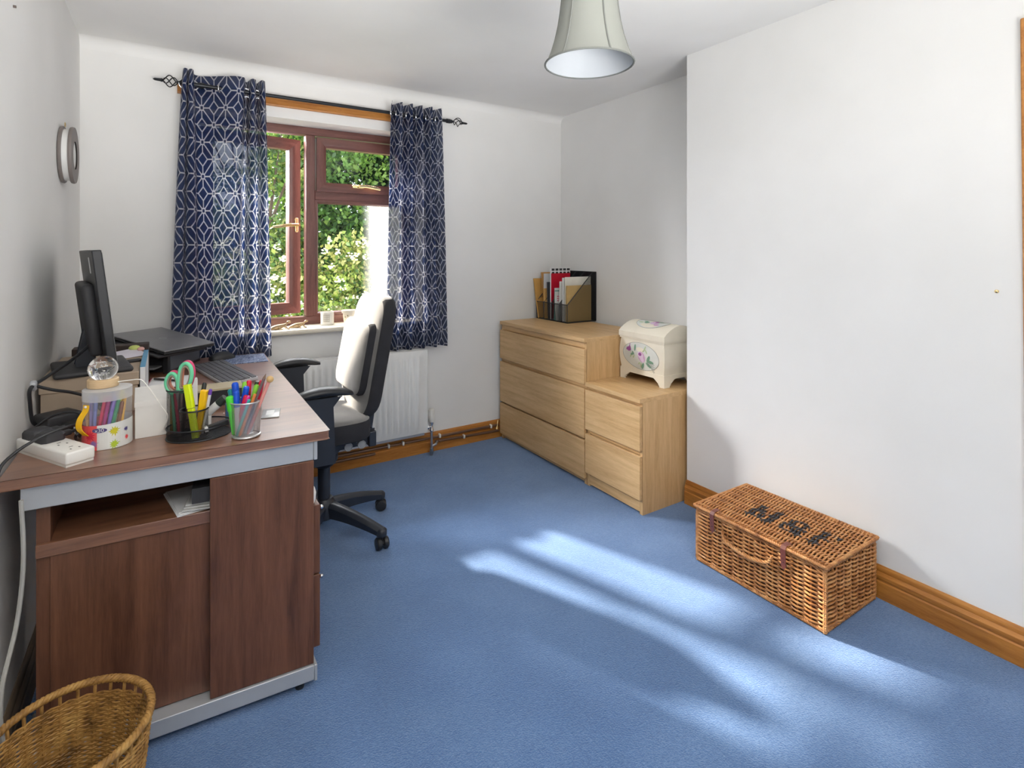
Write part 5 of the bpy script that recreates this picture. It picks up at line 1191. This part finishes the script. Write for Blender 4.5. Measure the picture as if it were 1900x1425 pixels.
# keyboard
kb = thing('keyboard', 'silver and black computer keyboard on the desk', 'keyboard', (.195, 2.545, DZ))
Kb = Matrix.Translation((.196, 2.545, DZ)) @ Matrix.Rotation(R(-79), 4, 'Z') @ Matrix.Rotation(R(3), 4, 'X')
m = MB(); m.rbox((0, 0, .010), (.455, .130, .014), .004, Kb); m.build('case', plain('silver_grey_case', (.5, .5, .52), .35, .3), kb)
m = MB()
MK = plain('charcoal_key', (.11, .11, .12), .32)
for r in range(6):
    y = .050 - .0195 * r - (.004 if r else 0); x = -.219; k = 0
    while x < .215:
        w_ = .0175
        if r == 5 and 3 <= k < 4: w_ = .105
        elif r in (2, 3, 4) and k in (0, 13): w_ = .028
        if .068 < x < .076: x += .008
        m.box(x, x + w_ - .0022, y - .0085, y + .0085, .0165, .0205, Kb); x += w_ + .0012; k += 1
kk = m.build('keys', MK, kb, bevel=.0008); kk['kind'] = 'stuff'
# mouse and mat
mm = thing('mouse_mat', 'speckled blue mouse mat at the window end of the desk', 'mouse mat', (.30, 2.85, DZ))
t = NT('speckled_blue_cloth'); t.set(Roughness=.6); t.l(t.ramp(t.noise(t.coord(), 160, 3, .8), [(.42, srgb(46, 62, 96)), (.5, srgb(84, 104, 150)), (.58, srgb(180, 190, 214))]), t.b.inputs['Base Color'])
m = MB(); m.rbox((.300, 2.852, DZ + .0015), (.205, .222, .003), .0014, rotM((.30, 2.85, DZ), 'Z', R(-3))); m.build('cloth_top', t.m, mm)
mu = thing('computer_mouse', 'black computer mouse beside the curtain on the desk', 'mouse', (.218, 2.90, DZ + .003))
m = MB(); rings = []
for q in range(11):
    t_ = q / 10; y = -.055 + .11 * t_; w_ = .031 * (math.sin(PI * (t_ * .9 + .05))) ** .4; hh = .036 * math.sin(PI * (t_ * .8 + .12)) ** .7
    rings.append([Vector((.218, 2.90, DZ + .003)) + Matrix.Rotation(R(-70), 3, 'Z') @ Vector((w_ * math.cos(a), y, hh * max(0, math.sin(a)) ** .8)) for a in [PI * k / 12 for k in range(13)]])
m.ring_loft(rings, close=True); m.build('body', M_blk, mu, smooth=70)
m = MB(); m.torus(tuple(Vector((.218, 2.90, DZ + .031)) + Matrix.Rotation(R(-70), 3, 'Z') @ Vector((0, .028, 0))), .007, .003, 'x'); m.build('scroll_wheel', M_blkdull, mu)
# printer and laptop
pr = thing('printer', 'black and grey printer in the corner of the desk under the laptop', 'printer', (-.06, 2.88, DZ))
Pr = Matrix.Translation((.002, 2.685, DZ)) @ Matrix.Rotation(R(-27), 4, 'Z')
m = MB(); m.box(-.31, 0, .03, .28, .0, .088, Pr); m.box(-.31, -.28, .0, .03, 0, .088, Pr); m.box(-.02, 0, .0, .03, 0, .088, Pr); m.box(-.31, 0, 0, .03, .070, .088, Pr); m.build('body', M_blk, pr, bevel=.002)
m = MB(); m.box(.0, .003, .015, .265, .012, .080, Pr); m.build('side_cover', plain('slate_grey_plastic', (.10, .11, .13), .35), pr)
m = MB(); m.box(-.26, -.04, -.03, .04, .022, .030, Pr); m.build('paper_tray', plain('grey_tray', (.18, .18, .19), .4), pr, bevel=.002)
lv, sv = Vector((-.6, .8, .150)).normalized(), Vector((.8, .6, .0)).normalized(); nv = sv.cross(lv).normalized()
if nv.z < 0: nv = -nv
Lp = Matrix(((lv.x, sv.x, nv.x, -.018), (lv.y, sv.y, nv.y, 2.832), (lv.z, sv.z, nv.z, .857), (0, 0, 0, 1)))
m = MB(); m.rbox((.012, -.020, -.024), (.335, .225, .012), .005, Lp); m.build('scanner_lid', M_blkdull, pr)
lt_ = thing('laptop', 'closed dark grey laptop lying tilted on the printer', 'laptop', (-.018, 2.832, .845))
m = MB(); m.rbox((0, 0, -.009), (.345, .238, .011), .005, Lp); m.build('base', M_blk, lt_)
m = MB(); m.rbox((0, 0, .001), (.345, .238, .007), .003, Lp); m.build('screen_lid', plain('dark_grey_lid', (.23, .23, .24), .36, .3), lt_)
m = MB(); m.torus((0, 0, .0046), .013, .0006, 'z', 28, 5, M=Lp); m.build('round_badge', M_grey, lt_)

# ------------------------------------------------------------------ window sill things
def gecko(x, y, label, s=1.0, ang=0):
    t_ = thing('lizard_ornament', label, 'ornament', (x, y, .822), 'lizard ornaments on the sill')
    G_ = Matrix.Translation((x, y, .822)) @ Matrix.Rotation(ang, 4, 'Z'); L = lambda *p: G_ @ (Vector(p) * s)
    m = MB(); m.tube(catmull([L(-.050, .008, .004), L(-.034, .006, .005), L(-.016, 0, .010), L(.004, 0, .014), L(.020, 0, .019), L(.032, 0, .027)], 5), [.002 + .0125 * math.sin(PI * (k / 25) ** .8) for k in range(26)], 8)
    m.sphere(L(.038, 0, .031), .0075 * s, 8, (1.3, .85, .8))
    for px_, sy in ((-.012, 1), (-.012, -1), (.018, 1), (.018, -1)): m.tube([L(px_, 0, .012 if px_ < 0 else .018), L(px_ + .004, .013 * sy, .010), L(px_ + .010, .018 * sy, .003), L(px_ + .018, .020 * sy, .002)], .0028 * s, 6)
    m.build('body', plain('mottled_bronze', srgb(170, 146, 112), .35, .4, var=.5), t_, smooth=70)
gecko(.512, 3.125, 'small bronze lizard ornament nearest the left curtain on the sill', 1.2, .15)
gecko(.612, 3.15, 'smaller bronze lizard ornament in the middle of the sill', 1.05, .05)
vt = thing('tealight_holder', 'white round candle holder with a square grid pattern on the sill', 'candle holder', (.775, 3.19, .822))
m = MB(); m.lathe([(0, 0), (.034, 0), (.037, .004), (.037, .073), (.034, .075), (.033, .072), (.033, .006), (0, .006)], (.775, 3.19, .822), 32); vv = m.build('bowl', plain('glazed_white', (.78, .76, .70), .25), vt)
m = MB()
for k in range(-2, 3):
    a = -PI / 2 - .35 + k * .22; m.tube([(.775 + .0374 * math.cos(a), 3.19 + .0374 * math.sin(a), .822 + z) for z in (.02, .062)], .0006, 4)
for z in (.022, .034, .046, .058): m.tube([(.775 + .0374 * math.cos(a), 3.19 + .0374 * math.sin(a), .822 + z) for a in [-PI / 2 - .35 + q * .11 for q in range(-4, 5)]], .0006, 4)
m.build('grid_lines', plain('grey_brown_line', srgb(140, 126, 110)), vv)
pt = thing('plant_pot', 'small cream plant pot with a rolled rim on the sill behind the chair', 'pot', (.895, 3.18, .822))
m = MB(); m.lathe([(0, 0), (.025, 0), (.027, .003), (.033, .060), (.0385, .062), (.040, .078), (.036, .080), (.034, .064), (.0, .060)], (.895, 3.18, .822), 32); pp_ = m.build('body', plain('cream_glaze', (.76, .72, .63), .35), pt)
m = MB()
for k, (a, z) in enumerate(((-2.2, .02), (-1.9, .035), (-2.0, .048), (-1.6, .03), (-2.5, .04))): m.sphere((.895 + (.0262 + z * .105) * math.cos(a), 3.18 + (.0262 + z * .105) * math.sin(a), .822 + z), .003, 5, (1, 1, 1.6))
m.build('painted_sprig', plain('olive_line', srgb(120, 112, 80)), pp_)
